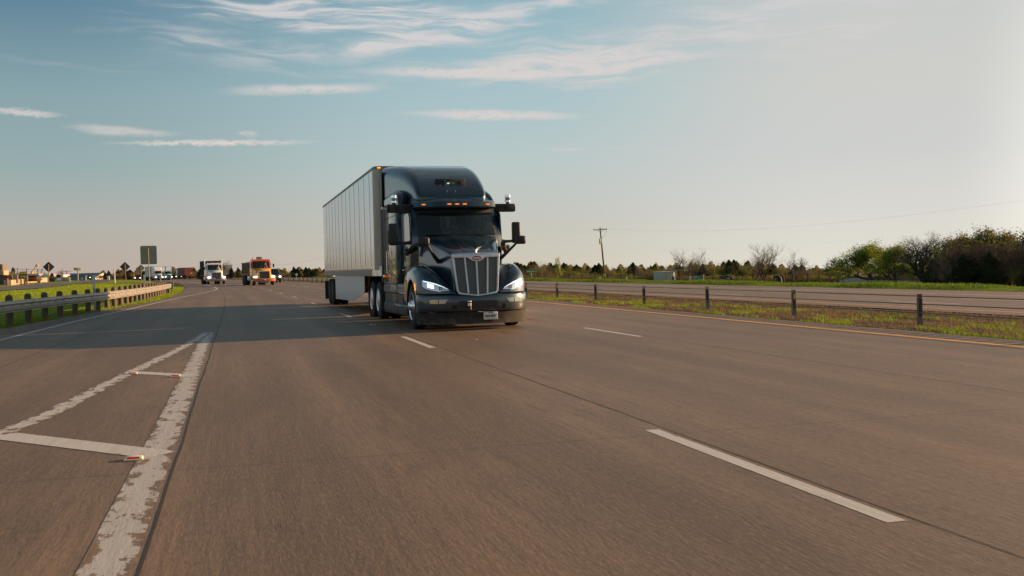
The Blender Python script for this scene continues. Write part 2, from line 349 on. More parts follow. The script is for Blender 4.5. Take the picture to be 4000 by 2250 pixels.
# rumble strip: flat dark marks beside the yellow line, groove shade painted as colour
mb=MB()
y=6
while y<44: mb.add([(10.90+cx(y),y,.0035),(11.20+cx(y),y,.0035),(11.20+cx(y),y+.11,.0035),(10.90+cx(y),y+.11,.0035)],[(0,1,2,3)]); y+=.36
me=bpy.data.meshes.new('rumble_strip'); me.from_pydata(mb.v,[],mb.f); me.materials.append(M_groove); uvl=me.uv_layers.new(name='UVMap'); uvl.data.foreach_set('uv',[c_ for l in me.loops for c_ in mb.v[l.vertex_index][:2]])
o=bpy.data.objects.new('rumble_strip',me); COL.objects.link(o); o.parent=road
edge('yellow_line',17.1,.12,-20,600,.003,M_yel,opp); edge('white_line',24.0,.13,-20,600,.003,M_white,opp)
dashes('lane_dash',19.07,-1.2,22,opp); dashes('lane_dash',21.6,-1.2,22,opp)
# ------------------------------------------------------------------ ground
def ground_mat():
    m_=bpy.data.materials.new('grass_ground'); m_.use_nodes=True; t=m_.node_tree; q=G(t); b=t.nodes['Principled BSDF']
    P=q.n('ShaderNodeTexCoord').outputs['Object']; uv=q.n('ShaderNodeUVMap',uv_map='UVMap').outputs[0]; u=q.sep(uv)[0]
    n1=q.noise(P,.16,6,.65); n2=q.noise(P,1.6,6,.7); n3=q.noise(P,14,5,.75)
    c_=q.ramp(n1,[(.3,(.15,.23,.018)),(.5,(.21,.29,.022)),(.7,(.22,.22,.05))])
    c_=q.mix(q.m('MULTIPLY',q.ss(n2,.5,.8),.6),c_,(.18,.15,.06,1)); c_=q.mix(q.m('MULTIPLY',q.ss(n3,.4,.7),.6),c_,(.10,.14,.015,1))
    dry=q.ramp(n2,[(.3,(.05,.038,.022)),(.5,(.14,.105,.06)),(.7,(.10,.10,.03))]); dry=q.mix(q.m('MULTIPLY',q.ss(n3,.4,.7),.6),dry,(.04,.028,.018,1))
    k=q.m('MULTIPLY',q.ss(u,5,11),q.ss(u,20,16.3)); c_=q.mix(k,c_,dry)
    # dirt and litter along the pavement edge on the left
    k2=q.m('MULTIPLY',q.m('MULTIPLY',q.ss(u,-6.6,-5.6),q.ss(u,0,-1)),q.ss(n2,.25,.5)); c_=q.mix(k2,c_,(.09,.068,.05,1))
    q.put(b.inputs['Base Color'],c_); b.inputs['Roughness'].default_value=.95; b.inputs['Specular IOR Level'].default_value=.1
    bp=q.n('ShaderNodeBump'); bp.inputs['Strength'].default_value=.8; bp.inputs['Distance'].default_value=.12; q.put(bp.inputs['Height'],q.m('ADD',n2,n3)); t.links.new(bp.outputs[0],b.inputs['Normal'])
    return m_
M_ground=ground_mat()
def make_ground():
    dl=[900,500,250,146,100,75,56,45,35,28,22,18,14.5,12,10,8,6.5,5.5,4.5,3.5,2.5,1.6,1,.5,.2,0]; n=0
    ysg=[-300,-150,-90]+[y for y in yr(-60,420,12)]+[450,520,640,800,1000,1400,2200,3500]
    v=[];uv=[]
    for y in ysg:
        e=lerp(EL,y); row=[]
        for d in dl: row.append((e-d,T(cx(y)+e-d-1e-6,y)-(0.02 if d==0 else 0)))
        row+=[(e+.4,-.15),(11.2,-.15)]
        row+=[(11.55,-.02),(11.9,-.025),(12.6,-.04),(13.8,-.07),(15,-.05),(15.8,-.03),(16.2,-.02),(16.5,-.15),(26.2,-.15)]
        row+=[(26.5+d,T(cx(y)+26.5+d+1e-6,y)-(0.02 if d==0 else 0)) for d in(0,.3,.7,1,1.5,2.2,3,4,5.5,8,12,18,26,40,73,120,200,473,900)]
        n=len(row); v+=[(x+cx(y),y,z) for x,z in row]; uv+=[(x,y) for x,z in row]
    f=[(j*n+i,j*n+i+1,(j+1)*n+i+1,(j+1)*n+i) for j in range(len(ysg)-1) for i in range(n-1)]
    me=bpy.data.meshes.new('ground'); me.from_pydata(v,[],f); me.materials.append(M_ground)
    me.polygons.foreach_set('use_smooth',[True]*len(me.polygons))
    l=me.uv_layers.new(name='UVMap'); l.data.foreach_set('uv',[c for p in me.loops for c in uv[p.vertex_index]])
    o=bpy.data.objects.new('ground',me); COL.objects.link(o); tag(o,kind='structure')
make_ground()
fr=strip('frontage_road',lambda y:-18.6 ,lambda y:-14.6,yr(30,330,6),lambda x,y:T(x,y)+.07,M_old,us=6); tag(fr,kind='structure')
# ------------------------------------------------------------------ grass (nobody could count the blades)
def blade_mat(nm,a,b_,c3):
    m_=bpy.data.materials.new(nm); m_.use_nodes=True; t=m_.node_tree; q=G(t); b=t.nodes['Principled BSDF']
    P=q.n('ShaderNodeTexCoord').outputs['Object']; n1=q.noise(P,.7,4,.6); n2=q.noise(P,9,3,.6)
    c_=q.mix(q.ss(n1,.35,.65),a,b_); c_=q.mix(q.m('MULTIPLY',q.ss(n2,.5,.75),.6),c_,c3)
    q.put(b.inputs['Base Color'],c_); b.inputs['Roughness'].default_value=.75; b.inputs['Specular IOR Level'].default_value=.2
    tr=q.n('ShaderNodeBsdfTranslucent'); q.put(tr.inputs[0],c_); mx_=q.n('ShaderNodeMixShader'); mx_.inputs[0].default_value=.38
    t.links.new(b.outputs[0],mx_.inputs[1]); t.links.new(tr.outputs[0],mx_.inputs[2]); t.links.new(mx_.outputs[0],t.nodes['Material Output'].inputs[0]); return m_
M_gr=blade_mat('spring_grass',(.20,.30,.018),(.27,.36,.022),(.30,.27,.08))
M_dry=blade_mat('dry_grass',(.15,.122,.075),(.205,.16,.095),(.08,.062,.04))
M_lush=blade_mat('lush_grass',(.08,.155,.015),(.12,.20,.02),(.17,.17,.05))
M_weed=blade_mat('green_weed',(.16,.26,.018),(.24,.33,.025),(.10,.16,.02))
def tris(name,V,mat_,label=None,parent=None,kind='stuff',cat=None,group=None):
    V=np.asarray(V,dtype=np.float32).reshape(-1,3); n=len(V)//3
    me=bpy.data.meshes.new(name); me.vertices.add(n*3); me.vertices.foreach_set('co',V.ravel()); me.loops.add(n*3); me.loops.foreach_set('vertex_index',np.arange(n*3,dtype=np.int32))
    me.polygons.add(n); me.polygons.foreach_set('loop_start',np.arange(0,n*3,3,dtype=np.int32)); me.update(calc_edges=True); me.materials.append(mat_)
    o=bpy.data.objects.new(name,me); COL.objects.link(o)
    if parent is not None: o.parent=parent
    return tag(o,label,cat,group,kind)
def blades(xy,h,w,tz,lean=.5):
    """xy Nx2 world points, h heights, w widths"""
    n=len(xy); a=rng.uniform(0,2*PI,n); z=np.array([tz(float(x),float(y)) for x,y in xy]); dx,dy=np.cos(a)*w/2,np.sin(a)*w/2
    la=rng.uniform(0,2*PI,n); ll=h*rng.uniform(.1,lean,n)
    A=np.stack([xy[:,0]-dx,xy[:,1]-dy,z-.01],1); B=np.stack([xy[:,0]+dx,xy[:,1]+dy,z-.01],1); C=np.stack([xy[:,0]+np.cos(la)*ll,xy[:,1]+np.sin(la)*ll,z+h],1)
    return np.stack([A,B,C],1)
def near(y0,y1,n,p=1.6): return y0+(y1-y0)*rng.uniform(0,1,n)**p
def patch(xy,s,seed,th):     # keep points where a cheap value noise is high, so that grass grows in clumps
    ph=np.random.default_rng(seed).uniform(0,6.28,(6,3)); k=0
    for i in range(6):
        a=ph[i,0]; f_=s*(1+i*.7); k=k+np.sin((xy[:,0]*math.cos(a)+xy[:,1]*math.sin(a)*.6)*f_+ph[i,1])/(1+i*.4)
    return k>th
cxv=np.vectorize(cx); elv=np.vectorize(lambda y:lerp(EL,y))
# left verge
n=78000; y=near(10,120,n,1.4); x=cxv(y)+elv(y)-.05-rng.uniform(0,1,n)**1.5*14; xy=np.stack([x,y],1); k=patch(xy,.9,1,-.9); xy=xy[k]
tris('verge_grass',blades(xy,rng.uniform(.02,.065,len(xy))*(1+(xy[:,1]-24)*.006),.010+.0008*xy[:,1]*.5,T),M_gr,'bright spring grass on the left verge behind the guardrail')
# berm on the far right
n=90000; y=near(22,230,n,1.7); d=rng.uniform(0,1,n)**.8*3.4; x=cxv(y)+26.55+d; xy=np.stack([x,y],1)
hh=rng.uniform(.03,.11,n)*(.35+np.minimum(1,d/1.0))*(1+.45*np.sin(y*.37)+.3*np.sin(y*1.1+2)); tris('berm_grass',blades(xy,hh,.012+.0006*y,T,.8),M_lush,'tall lush grass along the far edge of the opposite road')
# median: dead grass with green weeds toward the near edge
n=70000; y=near(9,75,n,1.5); x=cxv(y)+11.6+rng.uniform(0,1,n)*4.5; xy=np.stack([x,y],1); k=patch(xy,2.6,3,-.55); xy=xy[k]
tris('median_dry_grass',blades(xy,rng.uniform(.02,.09,len(xy)),.012+.0005*xy[:,1],T,1.8),M_dry,'dead brown grass in the median under the cable barrier')
n=60000; y=near(9,95,n,1.5); x=cxv(y)+11.6+rng.uniform(0,1,n)**1.7*3.2; xy=np.stack([x,y],1); k=patch(xy,2.4,5,.85)|(patch(xy,1.1,6,1.2)); xy=xy[k]
tris('median_weeds',blades(xy,rng.uniform(.03,.10,len(xy)),.014+.0005*xy[:,1],T,1.1),M_weed,'green weed clumps at the near edge of the median')
n=14000; y=near(26,85,n,1.2); x=cxv(y)+elv(y)+.05-rng.uniform(0,1,n)*.5; xy=np.stack([x,y],1); k=patch(xy,3,9,.1); xy=xy[k]
tris('shoulder_weeds',blades(xy,rng.uniform(.03,.10,len(xy)),.014+.0003*xy[:,1],T,.9),M_weed,'green weeds growing along the base of the guardrail posts')
# ------------------------------------------------------------------ the dark semi truck
paint=mat('navy_paint',(.007,.030,.050),.30,.25,coat=1.0,var=.10,vs=2.0,rvar=.05,dirt=(.10,.085,.07),dz=(.2,.9))
paint_d=mat('navy_paint_matt',(.014,.022,.030),.5,.1,coat=.2,var=.2,vs=5,dirt=(.06,.052,.045),dz=(.1,.8))
rubber=mat('tyre_rubber',(.018,.017,.017),.85,var=.35,vs=8,bump=.3,bs=60)
black=mat('black_plastic',(.014,.014,.015),.55,var=.3,vs=6)
dark=mat('underbody_black',(.010,.010,.011),.8)
chrome=mat('chrome',(.80,.80,.82),.16,.92,rvar=.06,vs=9)
alum=mat('brushed_aluminium',(.62,.64,.66),.36,.75,var=.15,vs=6,rvar=.1)
glass=mat('tinted_windscreen',(.006,.014,.015),.06,.0,coat=1.0,spec=.35)
sideglass=mat('side_window_glass',(.17,.16,.13),.12,coat=.6)  # opaque pale beige, painted for the bright sky seen through the cab
lensm=mat('headlight_lens',(.34,.38,.44),.12,.55,coat=1.0,emit=(.75,.88,1.0),es=.05)
ledm=mat('headlight_led',(.9,.95,1),.3,emit=(.85,.93,1.0),es=1.5)
drl=mat('running_light',(.9,.95,1),.3,emit=(.80,.92,1.0),es=.5)
foglens=mat('fog_lens',(.55,.58,.56),.12,.7,coat=1.0)
amber=mat('amber_light',(.9,.35,.04),.3,emit=(1.0,.33,.02),es=.8)
amberd=mat('amber_reflector',(.75,.16,.02),.3,emit=(1.0,.22,.02),es=.25)
redm=mat('red_reflector',(.5,.02,.02),.3)
redm2=mat('dark_red_badge',(.25,.012,.02),.3,coat=.8)
whitep=mat('white_plastic',(.68,.68,.66),.4,var=.08)
def grille_mat():
    m_=bpy.data.materials.new('grille_mesh'); m_.use_nodes=True; t=m_.node_tree; q=G(t); b=t.nodes['Principled BSDF']
    co_=q.n('ShaderNodeTexCoord').outputs['Object']; x,y,z=q.sep(co_)
    a=q.m('SINE',q.m('MULTIPLY',x,300)); b2=q.m('SINE',q.m('MULTIPLY',z,240)); k=q.ss(q.m('MULTIPLY',a,b2),-.1,.45)
    q.put(b.inputs['Base Color'],q.mix(k,(.16,.155,.15,1),(.008,.008,.008,1))); q.put(b.inputs['Metallic'],.6); b.inputs['Roughness'].default_value=.45; return m_
gmesh=grille_mat()
TR0=(4.93,20.7,0)
truck=empty('semi_truck','large dark navy semi truck with silver box trailer and lit headlights','semi truck',TR0)
VB=[(0,.0),(.5,.03),(.8,.12),(1.0,.24),(1.12,.36),(1.19,.48),(1.21,.54)]
vb=lambda u:lerp(VB,abs(u))
# bumper: upper painted shell, lower rubber valance
us=[-1.21,-1.19,-1.15,-1.08,-1.0,-.9,-.8,-.65,-.5,-.3,0,.3,.5,.65,.8,.9,1.0,1.08,1.15,1.19,1.21]
def prof(u,pts): b=vb(u); return [(u,b+p,z) for p,z in pts]
MB().loft([prof(u,[(.05,.385),(.0,.395),(-.030,.43),(-.042,.50),(-.046,.60),(-.040,.70),(-.028,.735),(.03,.765),(.12,.77),(.12,.38)]) for u in us]).build('bumper',paint,truck,40)
MB().loft([prof(u,[(-.03,.13),(.0,.17),(.02,.28),(.03,.375),(.12,.375),(.12,.16)]) for u in us]).build('bumper_valance',mat('valance_rubber',(.022,.022,.022),.75,spec=.2,var=.2,vs=5,dirt=(.10,.085,.065),dz=(.1,.5)),truck,40)
mb=MB()
mb.loft([prof(u,[(-.048,.47),(-.051,.53),(-.05,.60),(-.036,.66),(.0,.66),(.0,.47)]) for u in(-.42,-.3,-.15,0,.15,.3,.42)]); mb.build('bumper_grille',black,truck)
for u in(-.5,.57): MB().bbox((u,vb(u)-.035,.5),(.11,.03,.09),.008).build('tow_hole',dark,truck)
# licence plate
pl=MB().bbox((.265,vb(.265)-.06,.295),(.31,.012,.165),.006).build('licence_plate',whitep,truck)
ink=mat('plate_ink',(.01,.012,.02),.6)
py_=vb(.265)-.068
text('plate_lettering','TEXAS',.034,(.265,py_,.357),(R(90),0,0),ink,pl,.001,sx=1.1,bold=.001)
text('plate_lettering','R60-8697',.083,(.265,py_,.290),(R(90),0,0),ink,pl,.001,sx=.78,bold=.002)
text('plate_lettering','The Lone Star State',.016,(.265,py_,.228),(R(90),0,0),ink,pl,.001,sx=1.1)
st=MB(); P=[]
for k in range(10):
    r=.014 if k%2==0 else .006; a=R(90+36*k); P.append((.15+r*math.cos(a),.355+r*math.sin(a)))
st.prism(P,'y',py_-.001,py_+.001); st.build('plate_star',ink,pl)
# bumper lidar
ld=MB().cyl((-.20,-.075,.44),(-.20,-.075,.52),.045).build('bumper_sensor',black,truck)
MB().cyl((-.20,-.075,.52),(-.20,-.075,.58),.047,n=16).cyl((-.20,-.075,.60),(-.20,-.075,.625),.047,n=16).build('sensor_ring',chrome,ld)
# fenders with wheel openings
ZT=[(0,.80),(.08,.92),(.25,1.12),(.5,1.33),(.7,1.41),(.88,1.38),(1.0,1.26)]
WC=(1.25,.51)
def fpt(u,th,n=2.6):
    s=(abs(u)-.43)/.78; zt=lerp(ZT,s); yf=vb(u)+.045; zb=.785-.14*min(1,max(0,(th-PI/2)/(PI/2)))
    cc,sn=math.cos(th),math.sin(th); a=(1.3-yf) if cc>=0 else .92
    return (u,1.3-a*math.copysign(abs(cc)**(2/n),cc),zb+(zt-zb)*max(0,sn)**(2/n))
def ffront(u,z,n=2.6):
    s=(abs(u)-.43)/.78; zt=lerp(ZT,s); yf=vb(u)+.045; q=min(.999,max(0,(z-.785)/max(.01,zt-.785)))
    return 1.3-(1.3-yf)*(1-q**n)**(1/n)
ss_=[.43,.5,.58,.66,.74,.82,.9,.98,1.05,1.11,1.16,1.19,1.21]
for sd_ in(-1,1):
    rings=[]
    th=[PI*i/28 for i in range(29)]
    rings=[[fpt(sd_*u,t) for t in th] for u in ss_]
    rings.append([(sd_*1.215,WC[0]-.585*math.cos(t)*1.0,max(.50,WC[1]+.585*math.sin(t))) for t in th])
    fd=MB().loft(rings,closed=False,caps=False)
    fd.loft([[(sd_*x,WC[0]-.585*math.cos(t),max(.5,WC[1]+.585*math.sin(t))) for t in th] for x in(1.215,1.0,.75)],closed=False,caps=False)
    fo=fd.build('fender',paint,truck,50)
    # headlight follows the fender's nose
    xs=[.59+.52*i/16 for i in range(17)]
    top=lambda x:lerp([(.59,.865),(.70,.93),(.85,1.0),(1.0,1.045),(1.11,1.075)],x); bot=lambda x:lerp([(.59,.845),(.74,.845),(.78,.825),(.95,.86),(1.06,.90),(1.11,.95)],x)
    def patch2(x0,x1,f0,f1,off,nx=16,nz=5):
        r=[]
        for i in range(nx+1):
            x=x0+(x1-x0)*i/nx; z0,z1=bot(x),top(x); r.append([(sd_*x,ffront(x,z0+(z1-z0)*(f0+(f1-f0)*j/nz))-off,z0+(z1-z0)*(f0+(f1-f0)*j/nz)) for j in range(nz+1)])
        return MB().loft(r,closed=False,caps=False)
    hl=patch2(.59,1.11,0,1,.012).build('headlight',lensm,truck,60)
    patch2(.62,1.09,.86,1,.018,16,2).build('running_light',drl,hl,60)
    patch2(.90,1.02,.28,.74,.020,6,3).build('headlight_lamp',ledm,hl,60)
    pj=patch2(.73,.80,.22,.70,.020,4,3).build('projector',black,hl,60)
    patch2(.745,.785,.34,.58,.024,2,2).build('projector_lens',foglens,hl,60)
    # fog lamp in the bumper
    r=[[(sd_*x,vb(x)-.052+ (.0),z) for z in (.575+.085*(0 if x>.70 else (.70-x)/.06*1.0),.66)] for x in(.645,.70,.78,.86,.94,1.0)]
    fl=MB().loft(r,closed=False,caps=False).build('fog_lamp',foglens,truck,60)
    MB().bbox((sd_*.83,vb(.83)-.055,.617),(.012,.008,.08),.002).build('fog_divider',black,fl)
    MB().bbox((sd_*1.213,.70,.93),(.02,.05,.16),.008,rx=R(-20)).build('side_marker',amber,truck)
# hood
def hring(v,w,ze,zc,zb):
    h=[]
    tp=[(-1,0),(-.97,.35),(-.9,.6),(-.75,.8),(-.55,.9),(-.40,.95),(-.34,1.04),(-.2,1.10),(0,1.13),(.2,1.10),(.34,1.04),(.40,.95),(.55,.9),(.75,.8),(.9,.6),(.97,.35),(1,0)]
    base=ze-.05
    return [(-w*1.0,v,zb),(-w*1.0,v,(zb+base)/2)]+[(w*a,v,base+(zc-base)*b/1.13) for a,b in tp]+[(w,v,(zb+base)/2),(w,v,zb)]
MB().loft([hring(*q) for q in((.10,.475,1.50,1.56,.72),(.13,.50,1.555,1.625,.72),(.22,.52,1.60,1.67,.74),(.5,.58,1.68,1.76,.8),(.85,.67,1.77,1.87,.85),(1.2,.77,1.86,1.97,.9),(1.5,.86,1.94,2.05,1.0),(1.78,.93,1.99,2.11,1.0))]).build('hood',paint,truck,28)
mb=MB()
for s in(-1,1): mb.tube([(s*.20,.35,1.735),(s*.27,.9,1.90),(s*.33,1.5,2.06)],.006,5)
mb.build_each('hood_crease',paint,truck)
# grille
gv=lambda u,z:-.005+(z-.75)*.13-.03*(1-(u/.5)**2)
def bar(pts,w,d,name,m_,par):
    mb=MB(); n=len(pts); rings=[]
    for i,(u,z) in enumerate(pts):
        a,b=pts[max(0,i-1)],pts[min(n-1,i+1)]; t=Vector((b[0]-a[0],b[1]-a[1])).normalized(); nx,nz=-t.y,t.x
        ww=w[i] if isinstance(w,list) else w
        rings.append([(u+nx*k*ww,gv(u,z)+dd,z+nz*k*ww) for k,dd in((-.5,.02),(-.5,-d*.6),(-.3,-d),(.3,-d),(.5,-d*.6),(.5,.02))])
    return mb.loft(rings).build(name,m_,par,40)
rg=[]
for i in range(13):
    z=.78+(1.58-.78)*i/12; hw=.415+.075*i/12; rg.append([(-hw+2*hw*j/12,gv(-hw+2*hw*j/12,z)+.01,z-(.05*(1-abs(-1+2*j/12)) if i==0 else 0)) for j in range(13)])
gr=MB().loft(rg,closed=False,caps=False).build('grille',gmesh,truck)
bar([(-.50,1.62),(-.488,1.5),(-.455,1.1),(-.43,.84),(-.40,.79),(-.2,.755),(0,.735),(.2,.755),(.40,.79),(.43,.84),(.455,1.1),(.488,1.5),(.50,1.62)],[.06,.055,.045,.045,.05,.035,.035,.035,.05,.045,.045,.055,.06],.035,'grille_frame',alum,gr)
tp=[]
for i in range(17):
    u=-.50+i/16; top_=1.63+.012*(1-(u/.5)**2); bt=1.528-.080*math.exp(-(u/.15)**4); tp.append([(u,gv(u,top_)+.02,top_),(u,gv(u,top_)-.045,top_-.006),(u,gv(u,bt)-.055,(bt+top_)/2),(u,gv(u,bt)-.045,bt+.006),(u,gv(u,bt)+.02,bt)])
MB().loft(tp).build('grille_crown',alum,gr,40)
for u0,u1 in((-.25,-.205),(0,0),(.25,.205)): bar([(u0,1.55-(.07 if u0==0 else 0)),((u0+u1)/2,1.15),(u1,.775 if u0 else .745)],.044,.035,'grille_bar',alum,gr)
E_=[(.105*math.cos(2*PI*k/32),1.525+.047*math.sin(2*PI*k/32)) for k in range(32)]
lg=MB().prism([(x*1.08,1.525+(z-1.525)*1.12) for x,z in E_],'y',gv(0,1.53)-.066,gv(0,1.53)-.02).build('logo_rim',chrome,gr)
MB().prism(E_,'y',gv(0,1.53)-.070,gv(0,1.53)-.05).build('logo_oval',redm2,gr)
text('logo_lettering','Peterbilt',.05,(0,gv(0,1.53)-.072,1.523),(R(90),0,0),chrome,gr,.001,sx=.85,bold=.0006)
# hood ornament: swept wings
mb=MB()
for s in(-1,1): mb.loft([[(s*.0,.08,1.63),(s*.035,.14,1.64),(s*.0,.20,1.63)],[(s*.0,.07,1.70),(s*.05,.12,1.685),(s*.0,.17,1.70)],[(s*.05,.08,1.745),(s*.085,.13,1.715),(s*.05,.17,1.745)],[(s*.15,.13,1.775),(s*.152,.16,1.765),(s*.145,.17,1.775)]])
mb.build('hood_ornament',mat('ornament_metal',(.45,.47,.5),.4,.7),truck,50)
# cab shell from stacked horizontal sections
CZ=[(.98,1.05,1.75),(1.6,1.06,1.68),(2.02,1.05,1.64),(2.10,1.045,1.67),(2.30,1.02,1.79),(2.50,.995,1.91),(2.68,.97,2.02),(2.82,.95,2.10),(2.92,.93,2.22),(3.0,.90,2.42),(3.06,.84,2.7)]
def cf(z):
    for a,b in zip(CZ,CZ[1:]):
        if z<=b[0]: k=max(0,(z-a[0])/(b[0]-a[0])); return a[1]+(b[1]-a[1])*k,a[2]+(b[2]-a[2])*k
    return CZ[-1][1:]
def csurf(u,z,off=0): w,v=cf(z); return (u,v+.24*abs(u/w)**2.6-off,z)
rings=[]
for z,w,v in CZ:
    r=[(w,3.40,z)]+[csurf(w*(1-2*i/14),z) for i in range(15)]+[(-w,3.40,z)]
    rings.append(r)
MB().loft(rings).build('cab',paint,truck,38)
def cpatch(name,u0,u1,z0,z1,off,m_,par,nu=14,nz=6,t0=0,t1=0):
    r=[]
    for j in range(nz+1):
        f=j/nz; z=z0+(z1-z0)*f; a,b=u0+(-t0+0)*f,u1+t0*f; r.append([csurf(a+(b-a)*i/nu,z,off) for i in range(nu+1)])
    return MB().loft(r,closed=False,caps=False).build(name,m_,par,60)
cpatch('windscreen_seal',-.93,.93,2.03,2.70,.006,black,truck,t0=-.045)
ws=cpatch('windscreen',-.885,.885,2.065,2.67,.012,glass,truck,t0=-.035)
cpatch('sun_band',-.855,.855,2.60,2.685,.016,dark,ws,t0=-.004,nz=2)
for a,b in((-.78,-.15),(-.08,.62)):
    z0=2.075; mb=MB(); mb.tube([csurf(b,z0,.04),csurf((a+b)/2+.1,z0+.02,.045),csurf(a,z0+.012,.04)],.010,5); mb.tube([csurf(b,z0,.04),csurf(b-.05,2.03,.02)],.012,5); mb.build('wiper',dark,truck)
# visor with marker lamps
def vprof(u): v=csurf(u,2.70)[1]; return [(u,v-.20,2.70),(u,v-.235,2.735),(u,v-.20,2.85),(u,v-.12,2.875),(u,v+.12,2.90),(u,v+.12,2.74),(u,v-.02,2.715)]
MB().loft([vprof(u) for u in(-.96,-.93,-.85,-.7,-.5,-.25,0,.25,.5,.7,.85,.93,.96)]).build('sun_visor',paint,truck,35)
for u in(-.75,-.18,0,.18,.75):
    v=csurf(u,2.70)[1]; b=MB().bbox((u,v-.228,2.785),(.10,.02,.032),.006,rx=R(-15)).build('marker_lamp',amberd,truck)
    mb=MB()
    for k in(-.022,0,.022): mb.bbox((u+k,v-.24,2.785),(.012,.008,.014),.003)
    mb.build('marker_bulb',amber,b)
# roof fairing
FR=[(2.32,.74,2.99,.03),(2.37,.81,3.06,.08),(2.5,.845,3.19,.13),(2.7,.875,3.34,.19),(3.0,.91,3.51,.24),(3.4,.955,3.68,.29),(3.9,1.01,3.82,.32),(4.5,1.07,3.92,.32),(5.1,1.14,3.98,.29),(5.5,1.175,4.01,.26),(5.75,1.19,4.02,.22)]
def fring(v,w,zt,rt):
    r=rrect(w,2.9,zt,rt,.02,v,n=7); out=[]
    for x,y,z in r: 
        k=max(0,(z-(zt-.25))/.25); out.append((x,y-.10*math.cos(min(1,abs(x)/w)*PI/2)*min(1,(v-2.2)*2)*0+0,z-.030*k*math.exp(-((abs(x)-.42)/.10)**2)))
    return out
fair=MB().loft([fring(*q) for q in FR]).build('roof_fairing',paint,truck,60)
mb=MB()
for s in(-1,1): mb.bbox((s*1.20,5.56,3.45),(.02,.40,.95),.008)
mb.build_each('fairing_side_panel',paint_d,truck)
for s in(-1,1): MB().bbox((s*1.20,5.65,1.95),(.02,.30,1.9),.008).build('cab_extender',black,truck)
for u in(-.1,.1): MB().cyl((u,2.42,3.12),(u,2.39,3.13),.014).build('fairing_bolt',chrome,truck)
# roof sensor bay
sb=MB().bbox((.04,2.70,3.345),(.72,.06,.20),.02,rx=R(-32)).build('roof_sensor_bay',dark,truck)
b=MB().bbox((.02,2.655,3.33),(.26,.03,.085),.03,rx=R(-26)).build('sensor_window',mat('sensor_glass',(.02,.10,.12),.1,coat=1.0),sb)
MB().bbox((-.02,2.635,3.33),(.05,.015,.03),.004,rx=R(-26)).build('sensor_emitter',mat('sensor_glow',(.9,.8,.4),.4,emit=(1,.8,.4),es=.35),sb)
MB().bbox((.27,2.66,3.35),(.13,.03,.10),.006,rx=R(-26)).build('camera_cover',black,sb)
mb=MB()
for a,z in((-.25,.06),(-.25,-.05),(-.12,.06),(-.12,-.05),(.18,.06),(.35,.07),(.35,-.06)): mb.cyl((a+.04,2.675+z*.6,3.345+z),(a+.04,2.655+z*.6,3.345+z),.007,n=6)
mb.build_each('bay_screw',chrome,sb)
# sleeper
def sring(v,w=1.2,zt=3.12): return rrect(w,.95,zt,.24,.04,v,n=6)
slp=MB().loft([sring(3.34,1.15,3.06),sring(3.37,1.185,3.10),sring(3.45),sring(5.48),sring(5.50,1.19,3.11)]).build('sleeper',paint,truck,35)
mb=MB()
for s in(-1,1):
    mb.loft([rrect(a,2.80,b,a*.9,.02,v,x0=s*(1.18-a)) for v,a,b in((2.95,.05,2.88),(3.02,.10,3.0),(3.15,.15,3.12),(3.4,.19,3.22),(3.8,.20,3.27),(4.6,.18,3.25),(5.3,.12,3.20))])
mb.build_each('roof_shoulder',paint,truck,40)
seam=mat('panel_seam',(.004,.004,.005),.7)
for s in(-1,1):
    mb=MB(); mb.box((s*1.2,5.05,2.0),(.006,.012,1.7)); mb.box((s*1.2,4.4,2.62),(.006,2.0,.012)); mb.box((s*1.2,4.15,1.42),(.006,.010,.9)); mb.build('panel_seam',seam,slp)
    MB().bbox((s*1.205,4.55,2.15),(.012,.07,.34),.02).build('sleeper_vent',black,slp)
    MB().tube([(s*1.205,4.20,1.20),(s*1.25,4.20,1.22),(s*1.25,4.20,1.78),(s*1.25,4.52,1.78),(s*1.25,4.52,1.22),(s*1.25,4.20,1.22)],.013,6).build('grab_handle',chrome,slp)
    MB().bbox((s*1.21,3.62,1.12),(.02,.07,.05),.006).build('locker_latch',chrome,slp)
    MB().bbox((s*1.215,5.35,1.16),(.03,.12,.06),.01).build('side_reflector',amberd,slp)
    # door with window
    d=MB().bbox((s*1.055,2.62,1.78),(.03,1.30,1.55),.02).build('door',paint,truck)
    yw=[(1.98,2.02),(2.05,2.50),(2.16,2.60),(3.05,2.60),(3.12,2.52),(3.12,2.0),(3.05,1.94),(2.05,1.94)]
    MB().prism([(a,b) for a,b in [(1.93,1.98),(2.0,2.54),(2.14,2.65),(3.10,2.65),(3.17,2.56),(3.17,1.97),(3.08,1.89),(2.0,1.89)]],'x',s*1.066,s*1.074).build('window_seal',black,d)
    MB().prism(yw,'x',s*1.072,s*1.080).build('door_window',sideglass,d)
    MB().bbox((s*1.08,3.05,1.30),(.03,.16,.045),.015).build('door_handle',chrome,d)
    mb=MB(); mb.box((s*1.071,1.99,1.4),(.004,.010,.9)); mb.box((s*1.071,3.24,1.7),(.004,.010,1.4)); mb.build_each('door_seam',seam,d)
    t_=text('door_lettering','Aurora',.20,(s*1.074,2.62,1.46),(R(90),0,R(90)*s),whitep,d,.001,sx=1.0,bold=.004)
    MB().lathe([(0,.05),(s*.02,.05)],(s*.80+s*.08,1.25,1.74)).build('side_badge',redm2,truck)
